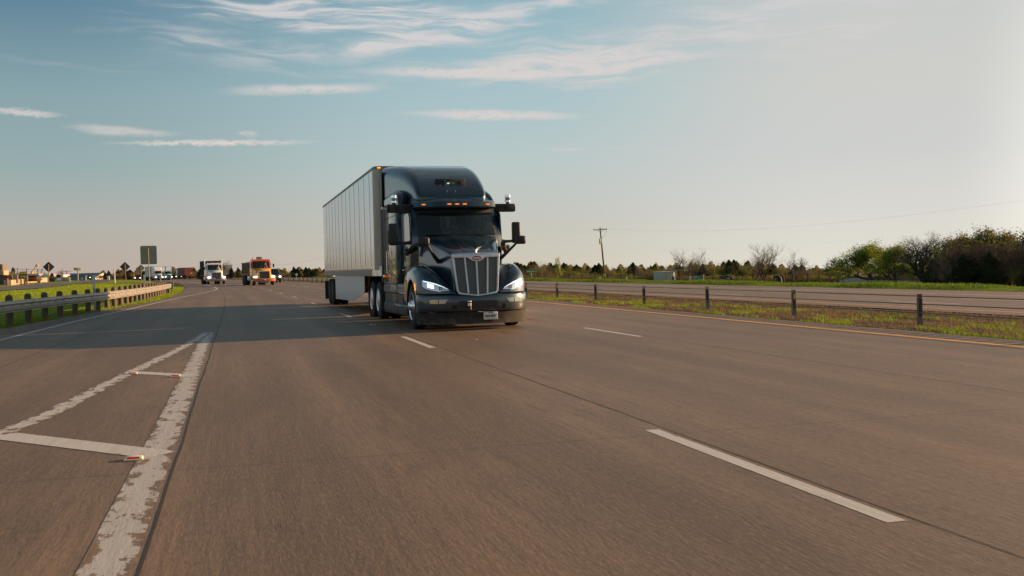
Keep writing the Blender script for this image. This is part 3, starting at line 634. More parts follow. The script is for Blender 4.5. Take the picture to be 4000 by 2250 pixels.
# roof-side sensor arms with lidar
for s in(-1,1):
    a=MB().bbox((s*1.235,2.40,2.725),(.58,.16,.19),.02,2).bbox((s*1.50,2.38,2.71),(.07,.12,.14),.02)
    a=a.build('sensor_arm',black,truck)
    MB().bbox((s*1.30,2.315,2.735),(.12,.02,.08),.01).bbox((s*1.12,2.315,2.735),(.09,.02,.07),.01).build_each('camera_window',dark,a)
    MB().cyl((s*1.36,2.38,2.80),(s*1.36,2.38,2.86),.045,n=12).build('lidar_mount',black,a)
    MB().cyl((s*1.36,2.38,2.86),(s*1.36,2.38,2.90),.064,n=20).cyl((s*1.36,2.38,2.97),(s*1.36,2.38,3.03),.064,n=20).build_each('lidar_ring',chrome,a)
    MB().cyl((s*1.36,2.38,2.90),(s*1.36,2.38,2.97),.061,n=20).build('lidar_window',mat('lidar_glass',(.005,.10,.13),.1,coat=1.0),a)
    # lower sensor on its bracket
    b=MB().tube([(s*1.0,1.55,1.86),(s*1.06,1.75,1.80),(s*1.17,1.95,1.66)],[.055,.06,.05],8).build('sensor_bracket',black,truck)
    MB().cyl((s*1.16,1.93,1.70),(s*1.20,1.86,1.80),.045,n=14).build('lower_lidar',mat('lidar_glass',(0,0,0)),b)
    MB().cyl((s*1.20,1.86,1.80),(s*1.207,1.85,1.815),.048,n=14).build('lidar_cap',chrome,b)
    # mirrors
    m1=MB().bbox((s*1.45,2.03,2.12),(.21,.11,.50),.045,3).build('mirror',black,truck)
    MB().tube([(s*1.00,1.95,1.93),(s*1.2,1.99,1.915),(s*1.42,2.03,1.93)],[.05,.035,.03],8).build('mirror_arm',black,truck)
    m2=MB().bbox((s*1.065,.32,1.90),(.245,.10,.185),.05,3).build('hood_mirror',black,truck)
    MB().tube([(s*.66,.78,1.46),(s*.78,.66,1.58),(s*.96,.40,1.80),(s*1.0,.34,1.86)],[.05,.04,.026,.022],8).build('mirror_stalk',black,truck)
# steps / side skirts
for s in(-1,1):
    rings=[]
    for v,zb,o_ in((1.86,.30,.0),(1.95,.27,.0),(3.3,.25,0),(5.55,.23,0),(5.66,.24,-.03)):
        rings.append([(s*(x+o_),v,z) for x,z in((.85,.99),(1.10,1.0),(1.17,.97),(1.195,.90),(1.20,.76),(1.165,.73),(1.165,.50),(1.20,.46),(1.205,.33),(1.18,zb),(.85,zb))])
    sk=MB().loft(rings).build('side_skirt',paint_d,truck,30)
    MB().box((s*1.195,2.45,.772),(.05,.75,.022)).box((s*1.195,3.0,.470),(.055,.8,.022)).build('step_plate',alum,sk)
    MB().box((s*1.17,2.45,.60),(.012,.42,.19)).build('step_recess',dark,sk)
    MB().box((s*1.198,3.35,.62),(.012,.014,.70)).build('skirt_seam',seam,sk)
    MB().prism([(1.76,.26),(1.86,.26),(1.86,.95),(1.83,.95)],'x',s*.95,s*1.16).build('splash_guard',black,truck)
mb=MB(); mb.box((0,4.3,.78),(.9,7.6,.26)); mb.box((0,2.5,.55),(.7,2.0,.5)); mb.box((0,1.25,.50),(1.7,.14,.12)); mb.box((0,6.6,.51),(1.7,.16,.16)); mb.box((0,7.95,.51),(1.7,.16,.16)); mb.box((0,3.8,1.02),(2.0,3.6,.12)); mb.build('chassis',dark,truck)
mb=MB(); mb.prism([(5.6,1.06),(6.4,1.13),(8.3,1.13),(8.5,1.0),(5.6,.98)],'x',-.5,.5); mb.build('fifth_wheel',dark,truck)
# wheels
def wheel(par,x,v,s,kind,r=.505,z=None,paintm=None):
    z=r if z is None else z
    if kind=='steer':
        w=.29; tp=[(-.135,.29),(-.145,.36),(-.14,.45),(-.115,.495),(-.09,.505),(-.055,.505),(-.05,.495),(-.045,.505),(-.005,.505),(0,.495),(.005,.505),(.045,.505),(.05,.495),(.055,.505),(.09,.505),(.115,.495),(.14,.45),(.145,.36),(.135,.29)]
        o=MB().lathe([(a,b*r/.505) for a,b in tp],(x,v,z),'x',36).build('wheel',rubber,par,40)
        rp=[(-.02,.31),(.140,.31),(.158,.30),(.150,.285),(.115,.262),(.125,.20),(.135,.15),(.145,.14),(.165,.115),(.19,.10),(.215,.085),(.225,.06),(.227,.0)]
        rim=MB().lathe([(a*s,b) for a,b in rp],(x,v,z),'x',30).build('rim',chrome if paintm is None else paintm,o,30)
        mb=MB()
        for k in range(10): a=2*PI*k/10; mb.cyl((x+s*.126,v+.225*math.cos(a),z+.225*math.sin(a)),(x+s*.095,v+.225*math.cos(a),z+.225*math.sin(a)),.024,n=8)
        for k in range(10): a=2*PI*(k+.5)/10; mb.cyl((x+s*.12,v+.165*math.cos(a),z+.165*math.sin(a)),(x+s*.155,v+.165*math.cos(a),z+.165*math.sin(a)),.013,n=6)
        mb.build('hub_bolts',dark,o)
    else:
        mb=MB()
        for c_ in(0,-.33*s):
            mb.lathe([(a+c_,b*r/.505) for a,b in [(-.13,.29),(-.14,.38),(-.135,.46),(-.105,.5),(-.05,.505),(-.045,.49),(-.04,.505),(.04,.505),(.045,.49),(.05,.505),(.105,.5),(.135,.46),(.14,.38),(.13,.29)]],(x,v,z),'x',32)
        o=mb.build('wheel',rubber,par,40)
        rp=[(-.10,.30),(.150,.31),(.160,.295),(.155,.275),(.145,.255),(.160,.16),(.172,.06),(.175,0)] if kind=='cover' else [(-.10,.29),(.115,.30),(.12,.285),(.02,.26),(-.02,.22),(-.03,.14),(.08,.12),(.10,.08),(.10,0)]
        MB().lathe([(a*s,b) for a,b in rp],(x,v,z),'x',28).build('rim',alum if paintm is None else paintm,o,30)
    return o
for s in(-1,1):
    wheel(truck,s*1.055,1.25,s,'steer')
    for v in(6.60,7.95): wheel(truck,s*1.06,v,s,'cover')
    for v in(19.55,20.85): wheel(truck,s*1.12,v,s,'dish')
    for v,a,b in((5.96,20,100),(7.28,0,0),(8.50,60,160)): 
        MB().box((s*1.08,v,.62),(.26,.025,.62)).build('mudflap',black,truck)
    MB().loft([[(s*x,7.95+.60*math.cos(R(t)),.505+.60*math.sin(R(t))) for t in range(-60,125,12)] for x in(.85,1.22)],closed=False,caps=False).build('wheel_fender',black,truck)
# ---- trailer
def trailer_mat():
    m_=bpy.data.materials.new('trailer_side'); m_.use_nodes=True; t=m_.node_tree; q=G(t); b=t.nodes['Principled BSDF']
    co_=q.n('ShaderNodeTexCoord').outputs['Object']; x,y,z=q.sep(co_)
    fy=q.m('FRACT',q.m('DIVIDE',q.m('ADD',y,.0),1.225)); ln=q.m('ABSOLUTE',q.m('SUBTRACT',fy,.5))
    rv=q.m('ABSOLUTE',q.m('SUBTRACT',q.m('FRACT',q.m('DIVIDE',z,.085)),.5))
    n1=q.noise(q.comb(q.m('MULTIPLY',x,.6),q.m('MULTIPLY',y,1.3),q.m('MULTIPLY',z,.5)),1.3,5,.6); n2=q.noise(q.comb(x,q.m('MULTIPLY',y,7.),q.m('MULTIPLY',z,.7)),1.6,5,.65)
    c_=q.mix(q.ss(n1,.3,.7),(.93,.98,1.0,1),(.85,.91,.94,1)); c_=q.mix(q.m('MULTIPLY',q.ss(n2,.5,.85),.18),c_,(.42,.40,.37,1))
    gr_=q.m('MULTIPLY',q.ss(z,2.0,1.2),q.ss(n2,.25,.7)); c_=q.mix(q.m('MULTIPLY',gr_,.30),c_,(.25,.21,.17,1))
    k=q.m('MULTIPLY',q.ss(ln,.026,.012),q.ss(rv,.42,.2)); k=q.m('MAXIMUM',k,q.m('MULTIPLY',q.ss(ln,.012,.004),.75)); c_=q.mix(q.m('MULTIPLY',k,.8),c_,(.06,.06,.06,1))
    q.put(b.inputs['Base Color'],c_); b.inputs['Metallic'].default_value=.82; b.inputs['Roughness'].default_value=.24
    bp=q.n('ShaderNodeBump'); bp.inputs['Strength'].default_value=.12; bp.inputs['Distance'].default_value=.02; q.put(bp.inputs['Height'],q.noise(q.comb(x,q.m('MULTIPLY',y,2.),q.m('MULTIPLY',z,.4)),1.2,3,.5)); t.links.new(bp.outputs[0],b.inputs['Normal'])
    return m_
trm=trailer_mat(); grime=mat('weathered_aluminium',(.33,.30,.27),.42,.6,var=.3,vs=3,stretch=(3,3,.6)); railm=mat('grey_rail',(.20,.19,.18),.5,.5,var=.3,vs=8)
V0,V1,TW=6.23,22.4,1.30
def plan(w,v0,v1,r,z,n=6):
    out=[(w,v1,z)]
    for i in range(n+1): a=R(0-90*i/n); out.append((w-r+r*math.cos(a),v0+r+r*math.sin(a),z))
    for i in range(n+1): a=R(-90-90*i/n); out.append((-w+r+r*math.cos(a),v0+r+r*math.sin(a),z))
    out.append((-w,v1,z)); return out
tl=MB().loft([plan(TW-.012,V0+.01,V1,.20,1.30),plan(TW-.012,V0+.01,V1,.20,4.03)]).build('trailer',trm,truck,30)
mb=MB()
for s in(-1,1): 
    mb.loft([[(s*(TW-.20+.205*math.cos(R(a))),V0+.20-.205*math.sin(R(a)),z) for a in range(0,91,10)]+[(s*.95,V0-.005,z)]+[(s*.95,V0+.02,z)] for z in(1.32,4.02)])
mb.build_each('corner_post',grime,tl,40)
for k_ in range(12):
    for s in(-1,1): MB().box((s*(TW-.010),V0+1.0+1.24*k_,2.70),(.008,.045,2.62)).build('panel_rib',mat('rib_metal',(.40,.41,.42),.4,.6),tl)
MB().loft([plan(TW,V0,V1+.01,.21,4.02),plan(TW,V0,V1+.01,.21,4.09),plan(TW-.03,V0+.03,V1,.2,4.11)]).build('top_rail',railm,tl,30)
MB().loft([plan(TW,V0-.01,V0+3.5,.21,1.16),plan(TW,V0-.01,V0+3.5,.21,1.42)]).build('front_sill',trm,tl,30)
MB().box((0,(V0+V1)/2+.4,1.235),(2*TW+.01,V1-V0-.8,.15)).build('bottom_rail',railm,tl)
def tape_mat():
    m_=bpy.data.materials.new('reflective_tape'); m_.use_nodes=True; t=m_.node_tree; q=G(t); b=t.nodes['Principled BSDF']
    y=q.sep(q.n('ShaderNodeTexCoord').outputs['Object'])[1]; k=q.m('GREATER_THAN',q.m('FRACT',q.m('DIVIDE',y,.46)),.6)
    q.put(b.inputs['Base Color'],q.mix(k,(.33,.30,.28,1),(.35,.04,.03,1))); b.inputs['Roughness'].default_value=.4; return m_
MB().box((0,(V0+V1)/2+.2,1.335),(2*TW+.008,V1-V0-1.0,.05)).build('reflective_tape',tape_mat(),tl)
whp=mat('white_skirt',(.58,.58,.56),.5,var=.12,vs=3,dirt=(.36,.32,.28),dz=(.2,.8))
for s in(-1,1):
    MB().prism([(9.1,1.16),(9.15,.70),(9.4,.62),(12.2,.34),(18.0,.27),(18.05,1.16)],'x',s*1.25,s*1.265).build('trailer_skirt',whp,tl)
    mb=MB(); mb.box((s*.9,10.6,.75),(.12,.14,.9)); mb.box((s*.9,10.6,.31),(.26,.26,.04)); mb.build('landing_leg',railm,tl)
    MB().bbox((s*1.27,17.2,1.02),(.02,.09,.07),.01).build('side_reflector',redm,tl)
    MB().bbox((s*1.15,V0-.012,4.06),(.09,.03,.035),.008).build('corner_lamp',amber,tl)
    MB().box((s*1.1,21.7,.55),(.5,.02,.75)).build('mudflap',black,tl)
mb=MB(); mb.box((0,20.3,.85),(1.0,3.6,.35)); mb.box((0,13,1.10),(.9,13,.14)); mb.box((0,V1-.05,.55),(2.3,.1,.12)); mb.box((-.7,V1-.05,.85),(.1,.1,.6)); mb.box((.7,V1-.05,.85),(.1,.1,.6)); mb.box((0,19.55,.505),(1.8,.14,.14)); mb.box((0,20.85,.505),(1.8,.14,.14)); mb.build('trailer_bogie',dark,tl)
MB().bbox((0,V0-.02,1.06),(2.0,2.0,.12),.02).build('coupler_plate',dark,tl)
# ------------------------------------------------------------------ other traffic
def place(name,label,cat,px,d,head,group=None):
    x,y,z=at(px,d); return empty(name,label,cat,(x,y,z),head,group)
def person_mesh(name,loc,shirt,skin,hair,rz=0,label=None):
    """seated driver: one skinned body with neck, head and both arms forward on the wheel"""
    V=[(0,0,0),(0,.0,.28),(0,.01,.46),(0,0,.56),(0,-.02,.66),(0,-.01,.76),(-.19,0,.44),(-.26,-.08,.20),(-.16,-.38,.24),(-.12,-.46,.27),(.19,0,.44),(.26,-.08,.20),(.16,-.38,.24),(.12,-.46,.27)]
    Eg=[(0,1),(1,2),(2,3),(3,4),(4,5),(2,6),(6,7),(7,8),(8,9),(2,10),(10,11),(11,12),(12,13)]
    rr=[.17,.17,.14,.06,.10,.085,.075,.055,.04,.045,.075,.055,.04,.045]
    me=bpy.data.meshes.new(name); me.from_pydata(V,Eg,[]); o=bpy.data.objects.new(name,me); COL.objects.link(o)
    bm=bmesh.new(); bm.from_mesh(me); bm.verts.layers.skin.verify(); bm.to_mesh(me); bm.free()
    for s_,r in zip(me.skin_vertices[0].data,rr): s_.radius=(r,r)
    me.skin_vertices[0].data[0].use_root=True
    o.modifiers.new('skin','SKIN'); sb=o.modifiers.new('sub','SUBSURF'); sb.levels=sb.render_levels=1
    dg=bpy.context.evaluated_depsgraph_get(); me2=bpy.data.meshes.new_from_object(o.evaluated_get(dg)); o.modifiers.clear(); o.data=me2
    me2.materials.clear(); me2.materials.append(shirt); me2.materials.append(skin)
    for p in me2.polygons: p.material_index=1 if (p.center.z>.52 or p.center.y<-.36) else 0; p.use_smooth=True
    o.location=loc; o.rotation_euler=(0,0,rz); tag(o,label,'person')
    MB().lathe([(-.05,.085),(.02,.11),(.08,.10),(.115,.05)],(0,.015,.745),'z',12).build('hair',hair,o,60)
    mb=MB()
    for s in(-1,1): mb.cyl((s*.035,-.105,.70),(s*.035,-.115,.70),.012,n=6)
    mb.build('eyes',dark,o); MB().bbox((0,-.118,.67),(.025,.03,.045),.01).build('nose',skin,o); MB().bbox((0,-.108,.632),(.05,.012,.012),.004).build('mouth',redm2,o)
    return o
skinm=mat('skin',(.42,.24,.17),.6); shirtm=mat('shirt',(.05,.06,.08),.8); shirtl=mat('shirt_light',(.4,.42,.4),.8); hairm=mat('hair',(.02,.015,.01),.8)
hlm=mat('lit_headlamp',(.9,.9,.85),.3,emit=(1,.93,.82),es=2.5)
def conv(name,label,px,d,head,body,hoodm,bumper,roofm=None,top=2.75,stacks=0,dump=None,box=None,wide=2.35,grm=None,tall=False,marker=True,lit=True,tank=False):
    t=place(name,label,'truck',px,d,head); roofm=roofm or body; w=wide/2; grm=grm or gmesh
    # cab
    zt=top; MB().loft([[(-w*.86,1.95,z),(-w*.5,1.85,z),(w*.5,1.85,z),(w*.86,1.95,z),(w*.88,3.6,z),(-w*.88,3.6,z)] for z in(1.0,1.85)]).build('cab_lower',body,t,30)
    MB().loft([[(-w*a,yy+.10,z),(-w*a*.6,yy,z),(w*a*.6,yy,z),(w*a,yy+.10,z),(w*a,3.6,z),(-w*a,3.6,z)] for z,a,yy in((1.85,.86,1.9),(zt-.28,.82,2.12),(zt-.05,.78,2.2),(zt,.70,2.4))]).build('cab',roofm,t,30)
    r=[[(-w*.74+.0,yy+.06,z),(-w*.4,yy-.02,z),(w*.4,yy-.02,z),(w*.74,yy+.06,z)] for z,yy in((1.93,1.86),(zt-.30,2.07))]
    MB().loft(r,closed=False,caps=False).build('windscreen',glass,t)
    MB().loft([[(-w*.82,1.98,zt-.26),(-w*.80,1.9,zt-.20),(w*.80,1.9,zt-.20),(w*.82,1.98,zt-.26)],[(-w*.82,2.2,zt-.1),(-w*.80,2.12,zt-.06),(w*.80,2.12,zt-.06),(w*.82,2.2,zt-.1)]]).build('sun_visor',roofm,t)
    for s in(-1,1):
        MB().prism([(2.3,1.9),(2.4,zt-.35),(3.1,zt-.35),(3.1,1.9)],'x',s*w*.868,s*w*.90).build('door_window',glass,t)
        MB().bbox((s*(w+.12),1.95,2.15),(.17,.12,.42),.03).build('mirror',black if name!='white' else alum,t)
        MB().cyl((s*w*.85,2.1,2.3),(s*(w+.1),1.95,2.3),.018,n=6).build('mirror_arm',black,t)
        if stacks: MB().tube([(s*(w*.93),3.75,1.1),(s*(w*.93),3.75,stacks-.25),(s*(w*.95),3.80,stacks)],[.085,.085,.075],10).build('exhaust_stack',chrome,t)
    # hood, nose, fenders
    hw=w*.60
    MB().loft([[(-q*1.02,v,.85),(-q,v,zt_-.10),(-q*.82,v,zt_-.01),(0,v,zt_+.05),(q*.82,v,zt_-.01),(q,v,zt_-.10),(q*1.02,v,.85)] for v,q,zt_ in((.12,hw*.90,1.52),(.2,hw*.97,1.58),(.9,hw*1.08,1.70),(1.95,hw*1.35,1.88))]).build('hood',hoodm,t,35)
    gr=MB().box((0,.10,1.12),(hw*1.50,.04,.82)).build('grille',grm,t)
    mb=MB(); 
    for a,b,c_,d_ in((-hw*.78,1.12,.05,.86),(hw*.78,1.12,.05,.86)): mb.box((a,.085,b),(c_,.05,d_))
    mb.box((0,.085,1.55),(hw*1.6,.05,.06)); mb.box((0,.085,.70),(hw*1.6,.05,.05)); 
    for a in(-.33,0,.33): mb.box((a*hw*1.3,.08,1.12),(.03,.04,.84)) if stacks or box else None
    mb.build('grille_frame',chrome if name!='orange' else hoodm,gr)
    for s in(-1,1):
        rings=[]
        for x in(.52,.62,.78,.92,1.0):
            k=(x-.52)/.48; zz=1.18-.16*(abs(k-.45)/.55)**2; rings.append([(s*w*x,1.05-.88*math.cos(R(a))*(1 if a<90 else .8),max(.55,.62+(zz-.62)*max(0,math.sin(R(a)))**.55)) for a in range(0,181,15)])
        rings.append([(s*w,1.05-.56*math.cos(R(a)),.55+.52*math.sin(R(a))) for a in range(0,181,15)])
        MB().loft(rings,closed=False,caps=False).build('fender',hoodm,t,50)
        h=MB().bbox((s*w*.78,.20,.93),(.34,.12,.17),.04).build('headlight',hlm if lit else foglens,t)
        MB().bbox((s*w*.97,.30,.95),(.07,.12,.12),.02).build('turn_signal',amber,h)
    MB().loft([[(u,-.12+.25*abs(u/w)**3,.42),(u,-.16+.25*abs(u/w)**3,.50),(u,-.16+.25*abs(u/w)**3,.70),(u,-.10+.25*abs(u/w)**3,.74),(u,.15,.74),(u,.15,.42)] for u in [w*1.02*(i/6-1) for i in range(13)]]).build('bumper',bumper,t,30)
    mb=MB()
    if marker:
        for u in(-.75,-.3,0,.3,.75): mb.bbox((u*w,2.22,zt+.015),(.09,.09,.07),.02)
        mb.build('marker_lamp',amberd,t)
    MB().box((0,4.6 if not tall else 5,.75),(.9,8.6 if not tall else 9.4,.3)).box((0,1.05,.5),(w*1.6,.14,.12)).build('chassis',dark,t)
    for s in(-1,1):
        wheel(t,s*(w-.20),1.05,s,'steer',.50,paintm=alum)
        for v in(6.9,8.2): wheel(t,s*(w-.16),v,s,'dish',.50)
        MB().bbox((s*(w-.18),3.4,.78),(.5,1.3,.5),.08).build('fuel_tank',alum if name!='orange' else hoodm,t)
    return t
def dump_body(t,m_,w,zt,v0,v1,rib,cap=None):
    b=MB().loft([[(-w*.92,v0,z),(w*.92,v0,z),(w*.92,v1,z),(-w*.92,v1,z)] for z in(1.15,1.2)])
    for s in(-1,1): b.prism([(v0,1.15),(v0,zt),(v1,zt-.05),(v1+.12,1.3),(v1,1.15)],'x',s*w*.92,s*w)
    b.box((0,v0,(1.15+zt)/2),(2*w,.08,zt-1.15)); b.box((0,v1,(1.15+zt)/2-.1),(2*w,.08,zt-1.3))
    o=b.build('dump_body',m_,t)
    mb=MB(); k=6
    for s in(-1,1):
        for i in range(k): mb.box((s*(w+.04),v0+.3+(v1-v0-.6)*i/(k-1),(1.2+zt)/2),(.09,.14,zt-1.25))
        mb.box((s*(w+.03),(v0+v1)/2,zt-.04),(.12,v1-v0,.12)); mb.box((s*(w+.03),(v0+v1)/2,1.2),(.1,v1-v0,.12))
    mb.build('side_rib',rib,o)
    if cap: MB().loft([[(-w,v,zt),(-w*.6,v,zt+.08),(w*.6,v,zt+.10),(w,v,zt)] for v in(v0,v1)]).build('load_cover',cap,o)
    return o
orange_p=mat('orange_paint',(.92,.40,.03),.35,coat=.6,var=.12,vs=3,dirt=(.35,.2,.1),dz=(.3,1.2)); red_p=mat('red_paint',(.55,.085,.02),.4,coat=.5,var=.1)
org_b=mat('dull_orange_bumper',(.50,.18,.075),.6,var=.2,vs=5); tan_d=mat('tan_dump_steel',(.22,.17,.11),.6,.3,var=.35,vs=4); blk_d=mat('black_dump_steel',(.02,.018,.017),.6,var=.3,vs=3)
whitet=mat('white_truck_paint',(.66,.70,.70),.35,coat=.5,var=.08,vs=3,dirt=(.3,.27,.22),dz=(.3,1.2)); dgr=mat('dusty_grille',(.06,.06,.045),.6,var=.3,vs=8); rustm=mat('rusty_steel',(.17,.065,.035),.8,var=.4,vs=3)
cr2=mat('scuffed_chrome',(.55,.50,.46),.3,1.0,rvar=.15,vs=4,bump=.4,bs=3)
t=conv('dump_truck','orange dump truck with red cab roof and tan dump body, headlights on',1033,113,.13,red_p,orange_p,org_b,red_p,top=2.88,wide=2.42,grm=dgr)
dump_body(t,tan_d,1.13,2.55,4.0,8.9,tan_d,rustm)
for c_ in t.children:
    if c_.name.startswith('cab_lower'): c_.data.materials[0]=orange_p
MB().bbox((.0,3.3,3.02),(.62,.5,.28),.06).build('roof_air_unit',mat('grey_plastic',(.20,.21,.17),.6),t)
MB().cyl((-.85,2.6,2.85),(-.85,2.6,3.1),.05,n=8).build('roof_horn',org_b,t)
MB().bbox((.95,-.02,.58),(.02,.02,.02),.004).bbox((0,-.175,.60),(.26,.02,.12),.01).build('licence_plate',whitep,t)
MB().bbox((0,.0,.33),(1.15,.12,.16),.03).build('tow_beam',mat('grey_steel',(.22,.22,.21),.5,.5),t)
MB().cyl((1.25,2.5,2.5),(1.28,2.5,3.7),.012,n=5).build('antenna',whitep,t)
for s in(-1,1): MB().prism([(.5,1.38),(.95,1.30),(.95,1.5),(.55,1.6)],'x',s*.77,s*.79).build('hood_vent',dark,t)
# driver seen through the windscreen
def pane_clear(t):
    for c_ in t.children:
        if c_.name.split('.')[0]=='windscreen': c_.data.materials.clear(); c_.data.materials.append(M_clear)
M_clear=bpy.data.materials.new('clear_glass'); M_clear.use_nodes=True; tt=M_clear.node_tree; bb=tt.nodes['Principled BSDF']; bb.inputs['Base Color'].default_value=(.01,.015,.02,1); bb.inputs['Roughness'].default_value=.05
tp_=tt.nodes.new('ShaderNodeBsdfTransparent'); tp_.inputs[0].default_value=(.75,.8,.8,1); mm=tt.nodes.new('ShaderNodeMixShader'); mm.inputs[0].default_value=.55; tt.links.new(bb.outputs[0],mm.inputs[1]); tt.links.new(tp_.outputs[0],mm.inputs[2]); tt.links.new(mm.outputs[0],tt.nodes['Material Output'].inputs[0])
def driver(t,label,u,shirt):
    M=Matrix.Translation(t.location)@Matrix.Rotation(t.rotation_euler.z,4,'Z'); p=M@Vector((u,1.98,1.72))
    return person_mesh('person',p,shirt,skinm,hairm,t.rotation_euler.z,label)
driver(t,'driver in dark shirt at the wheel of the orange dump truck',.42,shirtm)
t=conv('dump_truck','white dump truck with black dump body, chrome stacks and chrome bumper',846,138,.125,whitet,whitet,cr2,top=2.85,stacks=3.45,wide=2.40,grm=gmesh)
dump_body(t,blk_d,1.18,3.15,4.05,9.0,blk_d)
driver(t,'driver in pale shirt behind the windscreen of the white dump truck',.45,shirtl)
MB().bbox((-.35,.06,.80),(.32,.02,.12),.01).build('licence_plate',alum,t)
for c_ in (0,): pass
# far semis
def semi_box(t,m_,w,zb,zt,v0,v1):
    o=MB().bbox((0,(v0+v1)/2,(zb+zt)/2),(2*w,v1-v0,zt-zb),.03,1).build('trailer',m_,t)
    MB().box((0,(v0+v1)/2,zb-.05),(2*w+.02,v1-v0,.1)).build('bottom_rail',railm,o)
    MB().box((0,(v0+v1)/2,zt+.02),(2*w+.02,v1-v0,.05)).build('top_rail',railm,o)
    for s in(-1,1):
        for v in(v1-2.2,v1-.9): wheel(t,s*1.08,v,s,'dish',.5)
    return o
wt2=mat('white_gloss_paint',(.74,.77,.80),.3,coat=.6,var=.05); oldt=mat('dull_white_trailer',(.50,.47,.44),.5,var=.15,vs=1.5)
t=conv('semi_truck','white semi truck with tall white fairing and box trailer behind the blank sign',622,300,.20,wt2,wt2,mat('grey_bumper',(.10,.11,.12),.5),top=2.95,wide=2.35)
MB().loft([[(-1.0,v,2.7),(-1.0,v,z-.2),(-.85,v,z),(.85,v,z),(1.0,v,z-.2),(1.0,v,2.7)] for v,z in((2.3,3.0),(3.1,3.7),(4.2,4.0),(5.2,4.05))]).build('roof_fairing',wt2,t,40)
MB().bbox((0,4.4,2.2),(2.3,1.8,2.4),.1).build('sleeper',wt2,t)
o=semi_box(t,oldt,1.28,1.15,4.05,5.9,21); MB().box((-1.29,9,2.9),(.01,2.0,1.1)).build('trailer_emblem',mat('faded_blue',(.25,.28,.32),.6),o)
teal=mat('turquoise_paint',(.22,.56,.56),.35,coat=.5,var=.08)
t=conv('semi_truck','turquoise semi truck with twin tall stacks, right of the white semi',659,325,.16,teal,teal,cr2,top=2.85,stacks=3.6,wide=2.30)
MB().bbox((0,4.5,2.0),(2.2,1.6,1.7),.1).build('sleeper',teal,t)
semi_box(t,rustm,1.15,1.0,1.25,6,17)
gryp=mat('grey_blue_paint',(.08,.10,.12),.4,coat=.5)
t=conv('semi_truck','grey semi truck facing the camera left of the red container',698,400,.17,gryp,gryp,cr2,top=3.0,wide=2.30)
MB().loft([[(-1.0,v,2.7),(-1.0,v,z-.2),(-.85,v,z),(.85,v,z),(1.0,v,z-.2),(1.0,v,2.7)] for v,z in((2.3,3.0),(3.1,3.6),(4.6,3.85))]).build('roof_fairing',gryp,t,40)
# container truck driving away
def corr(nm,col,ax=1,f=22.):
    m_=bpy.data.materials.new(nm); m_.use_nodes=True; t=m_.node_tree; q=G(t); b=t.nodes['Principled BSDF']; co_=q.n('ShaderNodeTexCoord').outputs['Object']; s=q.m('SINE',q.m('MULTIPLY',q.sep(co_)[ax],f))
    n1=q.noise(co_,1.5,4,.6); q.put(b.inputs['Base Color'],q.mix(n1,tuple(x*.75 for x in col)+(1,),tuple(x*1.2 for x in col)+(1,))); b.inputs['Roughness'].default_value=.6
    bp=q.n('ShaderNodeBump'); bp.inputs['Distance'].default_value=.04; q.put(bp.inputs['Height'],s); t.links.new(bp.outputs[0],b.inputs['Normal']); return m_
cred=corr('container_red',(.20,.052,.035))
x,y,z=at(737,378); t=empty('container_truck','truck driving away with a rust red shipping container on its chassis','truck',(x,y,z),.27)
cn=MB().bbox((0,6.1,2.65),(2.44,12.2,2.75),.03,1).build('container',cred,t)
mb=MB()
for u in(-.95,-.35,.25,.85): mb.cyl((u,-.03,1.35),(u,-.03,3.95),.03,n=6)
for u in(-1.19,1.19): mb.box((u,0,2.65),(.08,.08,2.75))
for zz in(1.32,3.98): mb.box((0,0,zz),(2.4,.08,.1))
mb.build('door_bar',mat('container_trim',(.33,.10,.06),.6),cn); MB().box((.85,-.05,2.0),(.5,.02,.6)).build('warning_panel',mat('orange_panel',(.65,.25,.02),.5),cn)
MB().box((0,6,1.12),(1.0,12,.2)).build('chassis',dark,t)
for s in(-1,1):
    for v in(1.0,2.3,9.9,11.2): wheel(t,s*1.0,v,s,'dish',.5)
MB().bbox((0,14.2,2.2),(2.2,2.6,2.3),.15).build('cab',whitep,t)
x,y,z=at(892,300); t=empty('box_truck','pale box trailer driving away behind the white dump truck','truck',(x,y,z),.15)
MB().bbox((0,5,2.6),(2.5,10,2.8),.03,1).build('box',oldt,t); MB().box((0,-.02,2.6),(2.3,.02,2.6)).build('rear_door',mat('grey_door',(.42,.41,.39),.5),t); MB().box((0,5.5,1.0),(1.0,11,.25)).build('chassis',dark,t)
for s in(-1,1):
    for v in(1.3,2.6,9): wheel(t,s*1.0,v,s,'dish',.5)
MB().bbox((0,11.3,2.0),(2.2,2.0,2.1),.15).build('cab',whitep,t)
